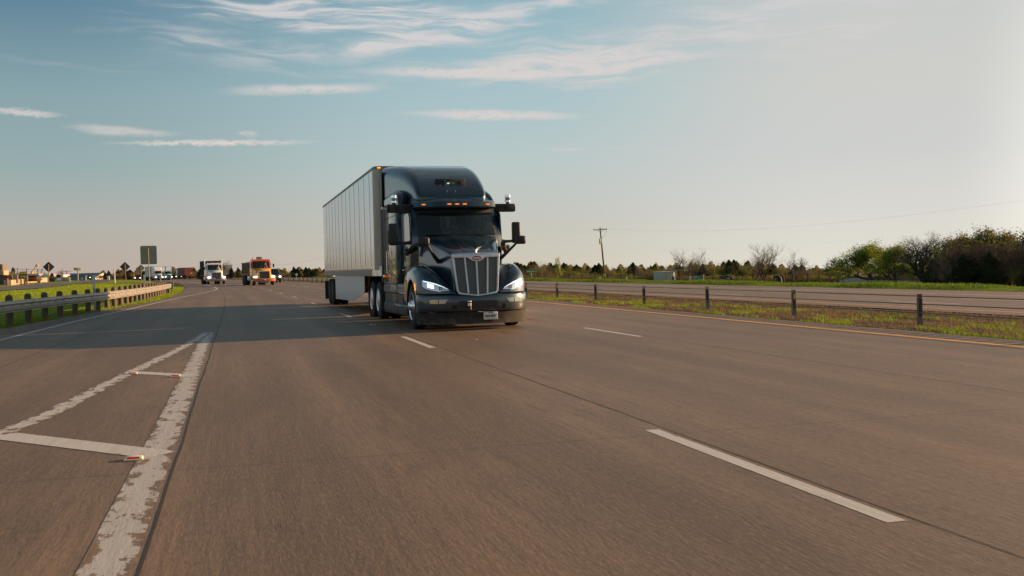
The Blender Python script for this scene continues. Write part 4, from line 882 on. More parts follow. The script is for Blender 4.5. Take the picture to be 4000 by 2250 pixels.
# cars
def car(name,label,cat,px,d,head,m_,L_=4.8,Wd=1.95,h=1.8,lit=True,pickup=False,rear=False,group=None):
    t=place(name,label,cat,px,d,head,group); w=Wd/2; belt=h*.60
    secs=[(0.0,.45,.82,.90),(.12,.35,.95,.97),(1.15,.35,belt,1.0),(2.2,.35,belt+.02,1.0),(L_-.7,.35,belt,1.0),(L_-.05,.40,belt-.05,.97),(L_,.5,belt-.2,.92)]
    MB().loft([[(-w*q*.93,v,zb),(-w*q,v,(zb+z)/2),(-w*q*.96,v,z-.05),(-w*q*.85,v,z),(w*q*.85,v,z),(w*q*.96,v,z-.05),(w*q,v,(zb+z)/2),(w*q*.93,v,zb)] for v,zb,z,q in secs]).build('body',m_,t,40)
    e=L_*.58 if pickup else L_-.25
    MB().loft([[(-w*.90,1.25,belt-.02),(w*.90,1.25,belt-.02),(w*.90,e,belt-.02),(-w*.90,e,belt-.02)],[(-w*.74,1.85,h-.08),(w*.74,1.85,h-.08),(w*.74,e-.2,h-.08),(-w*.74,e-.2,h-.08)],[(-w*.62,2.0,h),(w*.62,2.0,h),(w*.62,e-.35,h),(-w*.62,e-.35,h)]]).build('cabin',m_,t,40)
    k=.0; MB().loft([[(-w*.80,1.28,belt+.02),(w*.80,1.28,belt+.02)],[(-w*.68,1.80,h-.12),(w*.68,1.80,h-.12)]],closed=False,caps=False).build('windscreen',glass,t)
    for s in(-1,1):
        MB().loft([[(s*w*.895,1.5,belt+.03),(s*w*.895,e-.2,belt+.03)],[(s*w*.76,1.95,h-.13),(s*w*.76,e-.35,h-.13)]],closed=False,caps=False).build('side_window',glass,t)
        MB().bbox((s*w*.76,.05,.80),(.30,.12,.20),.04).build('headlight',hlm if lit else foglens,t)
        MB().bbox((s*w*1.08,1.55,belt+.12),(.2,.1,.16),.03).build('mirror',m_,t)
        for v in(.85,L_-.95):
            o=MB().lathe([(-.1,.22),(-.11,.33),(-.08,.37),(.08,.37),(.11,.33),(.1,.22)],(s*(w-.12),v,.37),'x',20).build('wheel',rubber,t); MB().lathe([(0,.23),(s*.10,.22),(s*.09,.05),(s*.09,0)],(s*(w-.12),v,.37),'x',14).build('rim',alum,o)
    g_=MB().box((0,.02,.78),(w*1.05,.03,.26)).build('grille',black,t); MB().box((0,.0,.78),(w*1.05,.03,.05)).build('grille_bar',chrome,g_)
    MB().bbox((0,-.02,.50),(Wd*.95,.2,.20),.05).build('bumper',black,t)
    return t
blk=mat('black_car_paint',(.012,.013,.016),.3,coat=1.0); slv=mat('silver_car_paint',(.45,.44,.42),.35,.5,coat=.6)
car('suv','black suv with lit headlights half hidden behind the orange dump truck','suv',1071,139,.11,blk,5.0,2.0,1.9)
car('pickup_truck','black pickup truck with lit headlights left of the white semi','pickup',537,345,.18,blk,5.6,2.0,1.85,pickup=True)
car('pickup_truck','silver pickup truck far off beside the white post','pickup',462,430,.3,slv,5.6,2.0,1.75,lit=False,pickup=True)
car('suv','dark suv far off in front of the blue metal building','suv',343,400,.25,blk,4.7,1.9,1.65)
# ------------------------------------------------------------------ guardrail
galv=mat('weathered_galvanised',(.34,.32,.28),.45,.35,var=.22,vs=2.5,rvar=.08); wood=mat('weathered_post_wood',(.115,.085,.058),.9,var=.45,vs=6,bump=.6,bs=25,stretch=(3,3,.4)); woodw=mat('warm_post_wood',(.26,.17,.10),.85,var=.3,vs=5,stretch=(3,3,.4))
GX=[(5,-7.45),(20,-6.72),(24,-6.5),(31,-6.1),(36,-5.75),(40,-5.35),(44,-5.12),(49,-4.95),(56,-4.83),(66,-4.80),(76,-4.86)]
gx=lambda y:lerp(GX,y)
grl=empty('guardrail','steel guardrail on round wooden posts along the grass verge','guardrail',(gx(45),45,0))
def rel(p,o=(gx(45),45,0)): return (p[0]-o[0],p[1]-o[1],p[2]-o[2])
W_=[(0,.40),(.0,.425),(.075,.455),(.08,.49),(.01,.535),(.005,.56),(.01,.585),(.08,.63),(.075,.665),(0,.695),(0,.71)]
def rail_ring(y,off=0,th=.012):
    a=.05; n=Vector((1,-(gx(y+a)-gx(y-a))/(2*a),0)).normalized(); x0=gx(y)+.36; o=[rel((x0+n.x*(q+off),y+n.y*(q+off),z+.03)) for q,z in W_]; i=[rel((x0+n.x*(q+off-th),y+n.y*(q+off-th),z+.03)) for q,z in reversed(W_)]
    return o+i
y=20.5; k=0
ysr=[5.5+.6*i for i in range(118) if 5.5+.6*i<76.2]
MB().loft([rail_ring(y) for y in ysr]).build('rail',galv,grl,25)
mb=MB(); seamm=mat('rail_gap',(.05,.045,.04),.7)
for i in range(18):
    y=8.76+3.81*i
    if y<75: mb.loft([rail_ring(y,.008,.006),rail_ring(y+.014,.008,.006)])
mb.build_each('splice_joint',seamm,grl)
mb=MB(); y=22
while y<75: p=rel((gx(y)+.375,y,.59)); mb.cyl(p,(p[0]+.02,p[1],p[2]),.014,n=6); y+=.95
mb.build_each('rail_bolt',seamm,grl)
proto=None; y=5.96; i=0
while y<75.5:
    if proto is None:
        proto=MB().lathe([(-.25,.10),(.70,.10),(.82,.098),(.865,.08),(.89,.045),(.897,0)],(0,0,0),'z',14).build('post',wood,grl,40); o=proto
        bl=MB().box((.17,0,.60),(.20,.15,.24)).build('offset_block',wood,grl); bl.name='offset_block'; b=bl
    else:
        o=proto.copy(); COL.objects.link(o); b=bl.copy(); COL.objects.link(b)
    o.location=rel((gx(y),y,T(gx(y),y)-.02)); b.location=rel((gx(y),y,0)); y+=1.905
# end terminal
mb=MB(); e=rel((gx(76)+.34,76.2,0))
hz=galv
for a,b,c_,d_ in((0,.37,.34,.05),(0,.60,.34,.05),(0,.82,.34,.05),(-.15,.6,.05,.5),(.15,.6,.05,.5)): mb.box((e[0]+a,e[1],b),(c_,.12,d_))
mb.build('end_terminal',mat('pale_terminal',(.42,.40,.34),.5,var=.1),grl)
MB().box((e[0],e[1]+.03,.6),(.28,.03,.42)).build('terminal_face',seamm,grl)
MB().box((e[0]-.3,e[1]-1.0,.2),(.18,.18,.6)).box((e[0]-.25,e[1]-.2,.15),(.3,.3,.45)).build('terminal_post',wood,grl)
# flexible white delineators behind the rail
dlm=mat('white_delineator',(.62,.64,.64),.5,var=.06); dgrp='white flexible delineators along the guardrail'
for y,lab,zt in((41.6,'nearest and tallest white delineator, standing at the guardrail',1.40),(58.5,'second white delineator along the rail, left of the big blank sign post',1.40),(71.0,'third white delineator, just right of the big blank sign post',1.33),(76.6,'thin white delineator beside the guardrail end terminal',1.33)):
    t=empty('delineator_post',lab,'delineator',(gx(y)-.02+(.36 if y>75 else 0),y,0),0,dgrp); ww=.10 if y<75 else .05
    MB().loft([[(-q*ww/2,c_,z),(q*ww/2,c_,z),(q*ww/2,c_+.03,z),(-q*ww/2,c_+.03,z)] for z,q,c_ in((.55,.85,0),(.90,.85,0),(1.0,.70,.01),(1.08,.8,.02),(1.12,1,.02),(zt,1,.0))]).build('blade',dlm,t,20)
    MB().box((0,.02,.45),(.06,.06,.9)).build('bracket',galv,t)
# ------------------------------------------------------------------ cable barrier in the median
steel=mat('barrier_steel',(.13,.125,.12),.5,.6,var=.25,vs=5); plas=mat('black_sleeve',(.018,.018,.018),.6); refl=mat('amber_reflector_sheet',(.72,.33,.02),.4)
BX=13.0; cb=empty('cable_barrier','three strand cable barrier on thin steel posts in the median','barrier',(BX,20,0))
yb=7.71; i=0; proto=None; ybs=[]
while yb<330:
    x=BX+cx(yb); z=-.07
    if proto is None:
        proto=MB().loft([[(-.045,-.03,zz),(.045,-.03,zz),(.045,.03,zz),(-.045,.03,zz)] for zz in(-.1,.58)]).box((-.03,0,.62),(.022,.05,.10)).box((.03,0,.62),(.022,.05,.10)).build('post',steel,cb)
        sl=MB().box((0,-.034,.40),(.06,.012,.36)).build('sleeve',plas,proto); o=proto
    else:
        o=proto.copy(); COL.objects.link(o); s2=sl.copy(); COL.objects.link(s2); s2.parent=o
    o.location=(x-BX,yb-20,z+.02*math.sin(i*2.1)); o.rotation_euler=(R(random.uniform(-1.2,1.2)),R(random.uniform(-1.2,1.2)),hd(yb))
    if i in(3,7,8,13,18): rf=MB().box((0,-.045,.50),(.055,.01,.13)).build('reflector',refl,o)
    ybs.append((x-BX,yb-20,z)); yb+=4.63 if yb<150 else 6.5; i+=1
for hz_,dx in((.61,0),(.45,.03),(.28,-.03)):
    MB().tube([(a+dx,b,c_+hz_-.02*0) for a,b,c_ in [(ybs[0][0],-20,ybs[0][2])]+ybs],.011,5).build('cable',steel,cb)
# ------------------------------------------------------------------ raised pavement markers
rb=mat('marker_white',(.55,.52,.44),.5,var=.1); rr_=mat('marker_red',(.55,.012,.01),.25,coat=.6)
mk=[(-.74,7.62,'raised marker below the near end of the wide gore bar'),(-1.93,8.75,'raised marker at the left edge of the picture under the near gore bar'),(-1.37,14.30,'raised marker at the left end of the far gore bar'),(-.79,13.66,'raised marker at the right end of the far gore bar'),(-.80,20.55,'raised marker at the tip of the gore'),(3.14,24.12,'raised marker on the joint just ahead of the semi truck front wheel'),(3.07+.1,48.7,'raised marker on the lane line left of the trailer wheels'),(2.77,73.9,'farthest raised marker on the lane line'),(7.06,24.15,'raised marker beside the right end of the dark truck bumper')]
for x,y,l in mk:
    t=empty('road_marker',l,'road marker',(x,y,.012),0,'raised pavement markers')
    MB().loft([[(-a,-b,z),(a,-b,z),(a,b,z),(-a,b,z)] for z,a,b in((-.008,.062,.055),(.0,.062,.055),(.012,.054,.035),(.016,.045,.022))]).build('housing',rb,t,30)
    MB().loft([[(-.044,-.050,.003),(.044,-.050,.003)],[(-.040,-.034,.0155),(.040,-.034,.0155)]],closed=False,caps=False).build('lens',rr_,t)
# ------------------------------------------------------------------ signs on the left
sb_=mat('sign_back_aluminium',(.20,.215,.18),.5,.5,var=.22,vs=2.0,stretch=(4,4,.7)); sbd=mat('dark_sign_back',(.055,.062,.068),.6,.3,var=.2,vs=3); postg=mat('sign_post_steel',(.30,.29,.26),.5,.5,var=.15)
def upright(px,py_top,d): x,y,z=at(px,d); return x,y,z,zat(px,py_top,d)
x,y,z,zt=upright(583,960,97); sc_=F/97*.985; wd=56/sc_; ht=67/sc_
t=empty('road_sign','big blank back of a tall rectangular road sign on one steel post','sign',(x,y,z),R(7))
p=MB().prism([(a*(wd/2-.09*(b2>0))+0,zz) for a,zz,b2 in((-1,zt-ht+.06-z,0),(-1,zt-.08-z,0),(-1,zt-z,1),(1,zt-z,1),(1,zt-.08-z,0),(1,zt-ht+.06-z,0),(1,zt-ht-z,1),(-1,zt-ht-z,1))],'y',0,.012).build('panel',sb_,t)
MB().box((0,-.03,zt-.19-z),(wd*.92,.04,.05)).build('brace',postg,p); MB().cyl((.02,-.05,-.3),(-.03,-.05,zt-.2-z),.035,n=8).build('post',postg,t)
for px,pyt,d,pyb,lab,tilt in((191,1022,135,1095,'blank diamond sign back on a wooden post beyond the frontage road',R(4)),(489,1023,140,1107,'blank diamond sign back on a leaning post in the grass island',R(-4)),(551,1033,185,1097,'farthest blank diamond sign back, just left of the white semi',R(-1))):
    x,y,z,zt=upright(px,pyt,d); hw=(zt-z)*.32 if px==191 else .66
    hw=19/(F/d); hw={191:19,489:17.6,551:13.5}[px]*d/F
    t=empty('diamond_sign',lab,'sign',(x,y,z),R(8),'diamond warning signs seen from behind')
    c_=zt-z-hw*1.0
    p=MB().prism([(0,c_+hw),(-.08,c_+hw-.06),(-hw+.06,c_+.08),(-hw,c_),(-hw+.06,c_-.08),(-.08,c_-hw+.06),(0,c_-hw),(.08,c_-hw+.06),(hw-.06,c_-.08),(hw,c_),(hw-.06,c_+.08),(.08,c_+hw-.06)],'y',0,.012).build('panel',sbd if px!=551 else sb_,t)
    MB().box((0,-.03,c_+hw*.52),(hw*.85,.03,.04)).build('brace',sbd,p); MB().cyl((math.tan(tilt)*-1.2,-.05,-.3),(0,-.05,c_+hw*.5),.05,n=8).build('post',woodw,t)
x,y,z,zt=upright(304,1045,200); k=200/F
t=empty('road_sign','small white sign lettered for trucks and left lane on a single post','sign',(x,y,z),R(10))
p=MB().bbox((0,0,zt-z-5.2*k),(26.5*k,.12,10.4*k),.05).build('panel',mat('cream_sign',(.52,.50,.44),.6),t); MB().cyl((0,.08,-.3),(0,.08,zt-z-10*k),.10,n=8).build('post',postg,t)
bk=mat('black_lettering',(.03,.03,.03),.6)
text('lettering','NO TRUCKS',.26,(0,-.065,zt-z-3.2*k),(R(90),0,0),bk,p,sx=.8); text('lettering','LEFT LANE',.26,(0,-.065,zt-z-7.2*k),(R(90),0,0),bk,p,sx=.8)
# ------------------------------------------------------------------ far left yard
stone=mat('sunlit_concrete',(.36,.28,.19),.9,var=.2,vs=1.2); stoned=mat('shaded_concrete',(.16,.13,.105),.9,var=.4,vs=1.0); wht=mat('white_sheet_metal',(.48,.47,.45),.6,var=.12,vs=.6); blu=mat('blue_sheet_metal',(.10,.15,.21),.5,.2,var=.15,vs=.8)  # yard concrete in a sunlit and a shaded tone, light put into the colour
yel=mat('yellow_paint_machine',(.62,.42,.08),.5,var=.1)
def pbox(name,label,cat,px0,px1,py0,py1,d,m_,depth=2.0,group=None,rz=0,b=.05,base=None,parts=None):
    """box that spans those sight lines at distance d and stands on the ground"""
    x,y,z=at((px0+px1)/2,d); k=d/F; w=(px1-px0)*k; zt=zat((px0+px1)/2,py0,d); zb=z-.2 if py1 is None else zat((px0+px1)/2,py1,d)
    t=empty(name,label,cat,(x,y,z),rz,group); body=MB().bbox((0,depth/2,(zb+zt)/2-z),(w,depth,zt-zb),b,2).build(parts or 'body',m_,t)
    return t,body,w,zb-z,zt-z,k
bg='rough concrete blocks in the left yard'
pbox('concrete_block','lower sunlit concrete slab under the upper block at the far left edge','block',-14,12,1056,1075,117.6,stone,2.4,bg)
pbox('concrete_block','upper concrete block at the far left edge, dark in front and sunlit on its right','block',-12,9,1032,1056,118,stoned,2.4,bg)
t,b,w,z0,z1,k=pbox('yard_wall','long stained concrete wall below the stacked blocks','wall',-12,60,1074,1108,119,stoned,.5)
for u in(.55,.75): MB().tube([(w*(u-.5),-.05,z1),(w*(u-.46),-.06,z1-.5),(w*(u-.45),-.05,0)],.06,6).build('prop',woodw,t)
for i,(a,b_,c0,lab) in enumerate(((28,62,1097,'leftmost low sunlit barrier block by the left yard'),(62,92,1096,'second low sunlit barrier block from the left'),(92,132,1093,'third low sunlit barrier block, below the dark steel scrap'),(132,176,1091,'rightmost low sunlit barrier block, ending at the dark shrub'))):
    P0=Vector(at(a,113+44*(a-28)/148.)); P1=Vector(at(b_-1.5,113+44*(b_-28)/148.)); dv=P1-P0; t=empty('barrier_block',lab,'block',P0,math.atan2(-dv.x,dv.y),'low sunlit barrier blocks in front of the left yard')
    Lb=dv.length-.15; MB().bbox((0,Lb/2,.1),(.7,Lb,.9),.04).build('body',stone,t)
pbox('drum','rusty upright drum at the left end of the low barrier blocks','drum',23,28,1088,None,111,rustm,.5,b=.08)
x,y,z=at(25.5,111); MB().cyl((0,.25,zat(25,1088,111)-z),(0,.25,zat(25,1088,111)-z+.03),.09).build('lid',rustm,[o_ for o_ in bpy.data.objects if o_.name=='drum'][0])
t,b,w,z0,z1,k=pbox('scrap_rack','dark rack piled with rusty steel behind the low blocks','rack',60,136,1078,1100,128,mat('dark_steel_scrap',(.045,.025,.018),.8,var=.5,vs=2),3.0,b=.2)
mb=MB()
for i in range(16): a_=random.uniform(-w/2,w/3); mb.tube([(a_,-.3,random.uniform(z0+.1,z1-.15)),(a_+random.uniform(.4,1.2),-.2,random.uniform(z0+.1,z1-.1))],.03,4)
mb.build_each('steel_bar',rustm,t)
MB().bbox((0,1,z1+.12),(w*1.2,2.4,.22),.05).build('canopy_edge',mat('pale_roof_edge',(.30,.28,.26),.7,var=.3,vs=1),t)
t,b,w,z0,z1,k=pbox('billboard','black billboard with yellow lettering bands in the left yard','billboard',78.5,103,1061,1081.5,116,mat('billboard_black',(.02,.02,.018),.6),.15)
for a,h_ in((.30,.13),(.12,.20),(-.35,.20)): MB().box((0,-.03,(z0+z1)/2+a*(z1-z0)),(w*.78,.02,(z1-z0)*h_)).build('yellow_band',mat('billboard_yellow',(.60,.47,.03),.5,var=.4,vs=6),b)
for u in(-.35,.1,.45): MB().box((u*w,.1,(z0)/2),(.14,.14,z0+.3)).build('post',stone,t)
for a,b_,lab in((145,150,'left of two pale upright concrete slabs in the yard'),(151.5,156.5,'right of two pale upright concrete slabs in the yard')): pbox('upright_slab',lab,'slab',a,b_,1068,None,135,stone,.5,'pale upright slabs in the left yard')
# crane boom
x,y,z=at(121,190); z0=zat(121,1075,190); z1=zat(141,1037,190); w=20*190/F
t=empty('mobile_crane','yellow crane boom rising above the left yard','crane',(x,y,z))
MB().tube([(0,0,z0-z),(w*.35,0,z0-z+(z1-z0)*.42)],[.24,.22],4).build('boom_base',yel,t); MB().tube([(w*.33,0,z0-z+(z1-z0)*.40),(w,0,z1-z)],[.14,.12],4).build('boom',mat('pale_boom',(.38,.32,.22),.6),t); MB().bbox((w*1.02,0,z1-z),(.42,.4,.35),.08).build('boom_head',yel,t); MB().bbox((-1.6,0,.4),(3,2.4,.8),.2).build('crane_body',yel,t)
wb='white sheet metal sheds beyond the left yard'
pbox('shed','white shed roof right of the upright slabs','shed',157,190,1071,None,230,wht,10,wb); pbox('shed','white shed behind the bare trees, left of the road sign','shed',205,242,1073,None,240,wht,10,wb); pbox('shed','small white shed left of the blue building','shed',244,262,1077,None,245,wht,8,wb)
pbox('van','small blue van parked between the white sheds','van',158,171,1083,None,180,mat('blue_van',(.06,.12,.22),.4,coat=.5),3)
t,b,w,z0,z1,k=pbox('concrete_wall','long low pale wall with a white banner','wall',198,266,1083,None,175,mat('pale_wall',(.27,.245,.22),.9,var=.2,vs=.8),.4)
MB().box((-.1*w,-.02,z1-.32),(w*.40,.02,.36)).build('banner',whitep,b)
# blue building with gable
x,y,z=at(300,205); k=205/F
t=empty('metal_building','blue sheet metal building with low roof left of the gabled hall','building',(x,y,z),R(6)); w=56*k; h=zat(300,1078,205)-z
MB().box((0,4,h/2),(w,8,h)).build('wall',blu,t); MB().box((w*.30,-.02,h*.40),(w*.14,.04,h*.55)).build('window',mat('pale_window',(.35,.38,.40),.3),t); MB().box((0,4,h+.05),(w+.3,8.3,.1)).build('roof',blu,t)
x,y,z=at(372,430); k=430/F; t=empty('gabled_hall','hall with grey blue roof and cream gable end','building',(x,y,z),R(-38)); h=zat(372,1084,430)-z; hr=zat(372,1067,430)-z
MB().prism([(-4.5,0),(4.5,0),(4.5,h),(0,hr),(-4.5,h)],'x',-.1+4,4).build('gable_wall',mat('cream_gable',(.52,.48,.40),.7),t)
MB().prism([(-4.4,0),(4.4,0),(4.4,h),(0,hr-.1),(-4.4,h)],'x',-13,3.9).build('wall',blu,t)
for s in(-1,1): MB().add([(-13.3,0,hr+.02),(4.3,0,hr+.02),(4.3,s*4.8,h-.1),(-13.3,s*4.8,h-.1),(-13.3,0,hr+.12),(4.3,0,hr+.12),(4.3,s*4.8,h),(-13.3,s*4.8,h)],[(0,1,2,3),(4,5,6,7),(0,1,5,4),(1,2,6,5),(2,3,7,6),(3,0,4,7)]).build('roof',mat('grey_blue_roof',(.14,.17,.21),.4,.3),t)
pbox('advert_board','bright sky blue board beside the dark suv','sign',357,367,1086,1092.5,336,mat('sky_blue_board',(.05,.34,.55),.4),.2)
pbox('warning_board','small yellow board behind the black pickup','sign',521,526,1073,1082,296,mat('yellow_board',(.75,.48,.03),.4),.2)
pbox('utility_cabinet','small pale cabinet on a post right of the gabled hall','cabinet',418,426,1078,None,230,whitep,.4)
def thinpole(px,py0,d,m_,lab,r=.10,name='post',cat='post',grp=None,lean=0,arm=0):
    x,y,z=at(px,d); zt=zat(px,py0,d); t=empty(name,lab,cat,(x,y,z),0,grp); MB().tube([(lean,0,-.3),(0,0,zt-z)],[r*1.15,r*.85],7).build('pole',m_,t)
    if arm:
        MB().box((0,-.1,zt-z-.25),(arm,.07,.08)).build('crossarm',m_,t)
        mb=MB(); [mb.cyl((u*arm/2,-.1,zt-z-.19),(u*arm/2,-.1,zt-z-.02),.05,n=6) for u in(-.92,-.3,.92)]; mb.build('insulator',mat('insulator_grey',(.2,.19,.18),.4),t)
    return t
thinpole(447,1051,150,mat('pale_post',(.52,.50,.44),.6),'tall thin white post in the grass between the hall and the signs',.10)
pg='far utility poles over the left yard'
for px,py0,d,lab in((69,1047,330,'far utility pole above the left shrubs'),(105,1049,300,'far utility pole right of the black billboard'),(148,1050,300,'far utility pole between the crane and the first diamond sign'),(261,1056,290,'far utility pole beside the low wall and bare tree')): thinpole(px,py0,d,wood,lab,.11,'utility_pole','utility pole',pg,arm=2.4)
thinpole(167.5,1050,300,wood,'leaning far pole just left of the first diamond sign',.11,'utility_pole','utility pole',pg,lean=-1.2); thinpole(245,1064,260,wood,'short far pole at the right end of the low wall',.14,'utility_pole','utility pole',pg)
thinpole(646.5,1040,430,wood,'far utility pole with one crossarm behind the turquoise semi',.2,'utility_pole','utility pole',arm=6.5)
# ------------------------------------------------------------------ right side: pole line, wires
x,y,z=at(2364,200); zt=zat(2347,889,200); k=200/F; lx=-17*k
polew=mat('pole_wood',(.10,.055,.032),.85,var=.4,vs=2,stretch=(3,3,.3)); PX,PY,PZ=x,y,z; hh=zt-z
up_=empty('utility_pole','leaning wooden utility pole with crossarm and transformer on the right','utility pole',(x,y,z))
pt=lambda f_:(lx*f_,0,hh*f_)
MB().tube([pt(-.03),pt(.5),pt(1)],[.20,.16,.11],10).build('pole',polew,up_)
ca=MB().box((lx-.02,-.16,hh-.42),(2.85,.12,.14),ry=R(-2)).build('crossarm',polew,up_)
for s in(-1,1): MB().cyl((lx+s*.75,-.2,hh-.45),(lx+.03,-.2,hh-1.0),.03,n=5).build('brace',steel,ca)
mb=MB(); [mb.lathe([(0,.05),(.05,.09),(.10,.05),(.16,.09),(.2,.04)],(lx+u,-.16,hh-.35+(.05 if u>0 else 0)),'z',8) for u in(-1.32,.45,1.30)]; mb.build('insulator',mat('insulator_grey',(0,0,0)),ca)
MB().lathe([(0,.0),(.01,.19),(1.05,.19),(1.12,.15),(1.15,0)],(lx*.72-.32,-.1,hh*.70),'z',12).build('transformer',mat('transformer_grey',(.36,.38,.39),.5),up_)
MB().tube([(lx+1.28,-.16,hh-.5),(lx+1.35,-.16,hh-1.0),(lx+.9,-.16,hh-1.6),(lx*.85+.1,-.1,hh-2.1)],.018,4).build('jumper_wire',black,up_)
sg=MB().bbox((-.25,-.25,(1093-1071)*k+.35),(.53,.03,.75),.02).build('posted_sign',mat('lime_sign',(.38,.42,.12),.5),up_)
MB().box((-.25,-.27,(1093-1071)*k+.13),(.47,.01,.16)).build('sign_band',mat('sign_dark_band',(.10,.11,.08),.6),sg)
wirem=mat('wire',(.22,.21,.20),.6)
def wire(name,label,a,b,sag,r=.0018,grp='overhead wires on the right'):
    a,b=Vector(a),Vector(b); o=a; pts=[]
    for i in range(25): t_=i/24; p=a.lerp(b,t_); p.z-=sag*4*t_*(1-t_); pts.append(p-o)
    ob=MB().tube(pts,r,4,False).build(name,wirem,None); ob.location=o; tag(ob,label,'wire',grp); return ob
for i,(u,dz,n1,n2) in enumerate(((-1.32,-.15,'left','left'),(.45,-.1,'middle','middle'),(1.30,-.1,'right','right'))):
    A=(PX+lx+u,PY,PZ+hh+dz); wire('overhead_wire','%s upper wire running right from the leaning utility pole'%n1,A,(72+u,38,8.6+.1*i),2.9)
    wire('overhead_wire','%s upper wire running left from the leaning pole behind the truck'%n1,A,(52+u,345,PZ+hh-1.2),1.6)
A=(PX+lx*.62,PY,PZ+hh*.635); wire('overhead_wire','lower wire running right from the leaning utility pole',A,(72,38,5.6),1.8); wire('overhead_wire','lower wire running left from the leaning pole behind the truck',A,(52,345,PZ+hh*.55),1.4)
gx_,gy_,gz_=at(2460,235); wire('guy_wire','slack service wire hanging from the leaning pole down to the trees',(PX+lx*.6,PY,PZ+hh*.62),(gx_,gy_,gz_+2.8),1.0)
wire('overhead_wire','thin wire above the far left poles',(at(69,330)[0],at(69,330)[1],zat(69,1049,330)),(at(191,290)[0],at(191,290)[1],zat(191,1052,290)),.8,.02,'far wires on the left')
wire('overhead_wire','long faint wire between the dump trucks and the semi truck',(at(835,330)[0],at(835,330)[1],zat(835,1020,330)),(at(1290,260)[0],at(1290,260)[1],zat(1290,1000,260)),2.0,.012,'far wires behind the traffic')
for px,py0,d,lab,m_ in((2484,1040,225,'short wooden pole right of the leaning utility pole',polew),(3243,1053,170,'dark pole standing before the red fence',polew),(3309,1031,215,'left of two thin twin poles near the white house',galv),(3313,1031,215,'right of two thin twin poles near the white house',galv),(3473,1041,150,'dark pole between the leafy tree and the big bare tree',polew)): thinpole(px,py0,d,m_,lab,.10,'utility_pole','utility pole')
# green street sign, small speed sign
def signpost(px,py0,py1,w_px,d,m_,name,label,rz=0):
    x,y,z=at(px,d); k=d/F; zt=zat(px,py0,d)-z; zb=zat(px,py1,d)-z
    t=empty(name,label,'sign',(x,y,z),rz); p=MB().bbox((0,0,(zt+zb)/2),(w_px*k,.03,zt-zb),.05,1).build('panel',m_,t); MB().cyl((0,.05,-.4),(0,.05,zb+.1),.04,n=7).build('post',postg,t); return t,p,(zt+zb)/2,k
t,p,zc,k=signpost(2077,1055,1065,43,150,mat('sign_green',(.012,.17,.10),.4,coat=.3),'street_sign','green street sign with white lettering and arrow right of the semi truck')
text('lettering','Oates Rd',.31,(-.22,-.02,zc+.0),(R(90),0,0),whitep,p,sx=.95,bold=.006)
MB().prism([(.42,zc-.02),(.58,zc-.02),(.58,zc-.075),(.70,zc),(.58,zc+.075),(.58,zc+.02),(.42,zc+.02)],'y',-.022,-.017).build('arrow',whitep,p)
t,p,zc,k=signpost(1157.5,1068,1077,7,190,whitep,'road_sign','small white rectangular speed sign left of the trailer',R(8)); mb=MB(); mb.box((0,-.02,zc-.05),(.18,.01,.12)); mb.box((0,-.02,zc+.12),(.22,.01,.03)); mb.build('numeral_block',bk,p)
# iron fence
iron=mat('rusty_iron',(.085,.035,.024),.8,var=.5,vs=3)
def fence_run(name,label,p0,p1,n,h,m_,pick,rails,pm=None,name2='picket_panel',pr=.05):
    x0,y0,z0=p0; x1,y1,z1=p1; t=empty(name,label,'fence',(x0,y0,z0)); mb=MB(); 
    for i in range(n+1):
        f_=i/n; x,y=(x1-x0)*f_,(y1-y0)*f_; z=T(x0+x,y0+y)-z0
        MB().box((x,y,z+h*.5),(pr*2,pr*2,h*1.18)).build('post',pm or m_,t)
        if i<n:
            x2,y2=(x1-x0)*(i+1)/n,(y1-y0)*(i+1)/n; z2=T(x0+x2,y0+y2)-z0
            for rr in rails: mb.tube([(x,y,z+h*rr),(x2,y2,z2+h*rr)],.028,4)
            for j in range(pick):
                g_=(j+.5)/pick; mb.cyl((x+(x2-x)*g_,y+(y2-y)*g_,z+(z2-z)*g_),(x+(x2-x)*g_,y+(y2-y)*g_,z+(z2-z)*g_+h),.013,n=4)
    mb.build(name2,m_,t); return t
fence_run('iron_fence','tall rusty iron picket fence behind the green street sign and utility pole',at(1980,218),at(2527,212),11,1.62,iron,22,(.08,.97))
fence_run('wire_fence','dark post and wire fence from the portable toilet to the right',at(2745,205),at(3245,190),12,1.9,mat('dark_iron',(.02,.018,.016),.7),0,(.15,.95))
fence_run('red_fence','short rusty red picket fence left of the white house',at(3210,165),at(3292,162),4,.95,iron,8,(.1,.95))
fence_run('pipe_fence','pale pipe fence in front of the white house and leafy tree',at(3300,150),at(3640,140),16,.82,mat('pale_pipe',(.32,.32,.31),.6),0,(.35,.65,.95),pr=.03)
pbox('farm_gate','pale metal gate below the big bare tree','gate',3506,3546,1095,1107,138,mat('pale_gate',(.38,.42,.45),.5),.05,b=.01)
# white shed, canopy, toilet, house, excavator, trailer
shm=corr('white_corrugated',(.33,.35,.36),0,9.)
t,b,w,z0,z1,k=pbox('metal_shed','white corrugated metal shed with one window on the right','shed',2586,2643,1062,None,205,shm,4.5,b=.03)
MB().box((w*.27,-.03,z1-1.35),(w*.17,.04,.75)).build('window',mat('shed_window',(.07,.07,.07),.4),b); MB().box((-w*.24,-.02,z1-1.3),(.06,.03,1.5)).build('door_seam',steel,b); MB().box((0,2.2,z1+.04),(w+.2,4.8,.08)).build('roof',whitep,b)
x,y,z=at(2641,222); zt=zat(2641,1057,222)-z; t=empty('flat_canopy','thin dark flat canopy standing behind the white metal shed','canopy',(x,y,z)); MB().lathe([(-.12,1.6),(.0,2.5),(.1,2.4),(.16,.4),(.18,0)],(0,0,zt),'z',16).build('canopy_top',steel,t); MB().cyl((0,0,0),(0,0,zt),.12,n=8).build('pole',steel,t)
tl_=mat('toilet_teal',(.03,.20,.23),.5,var=.1)
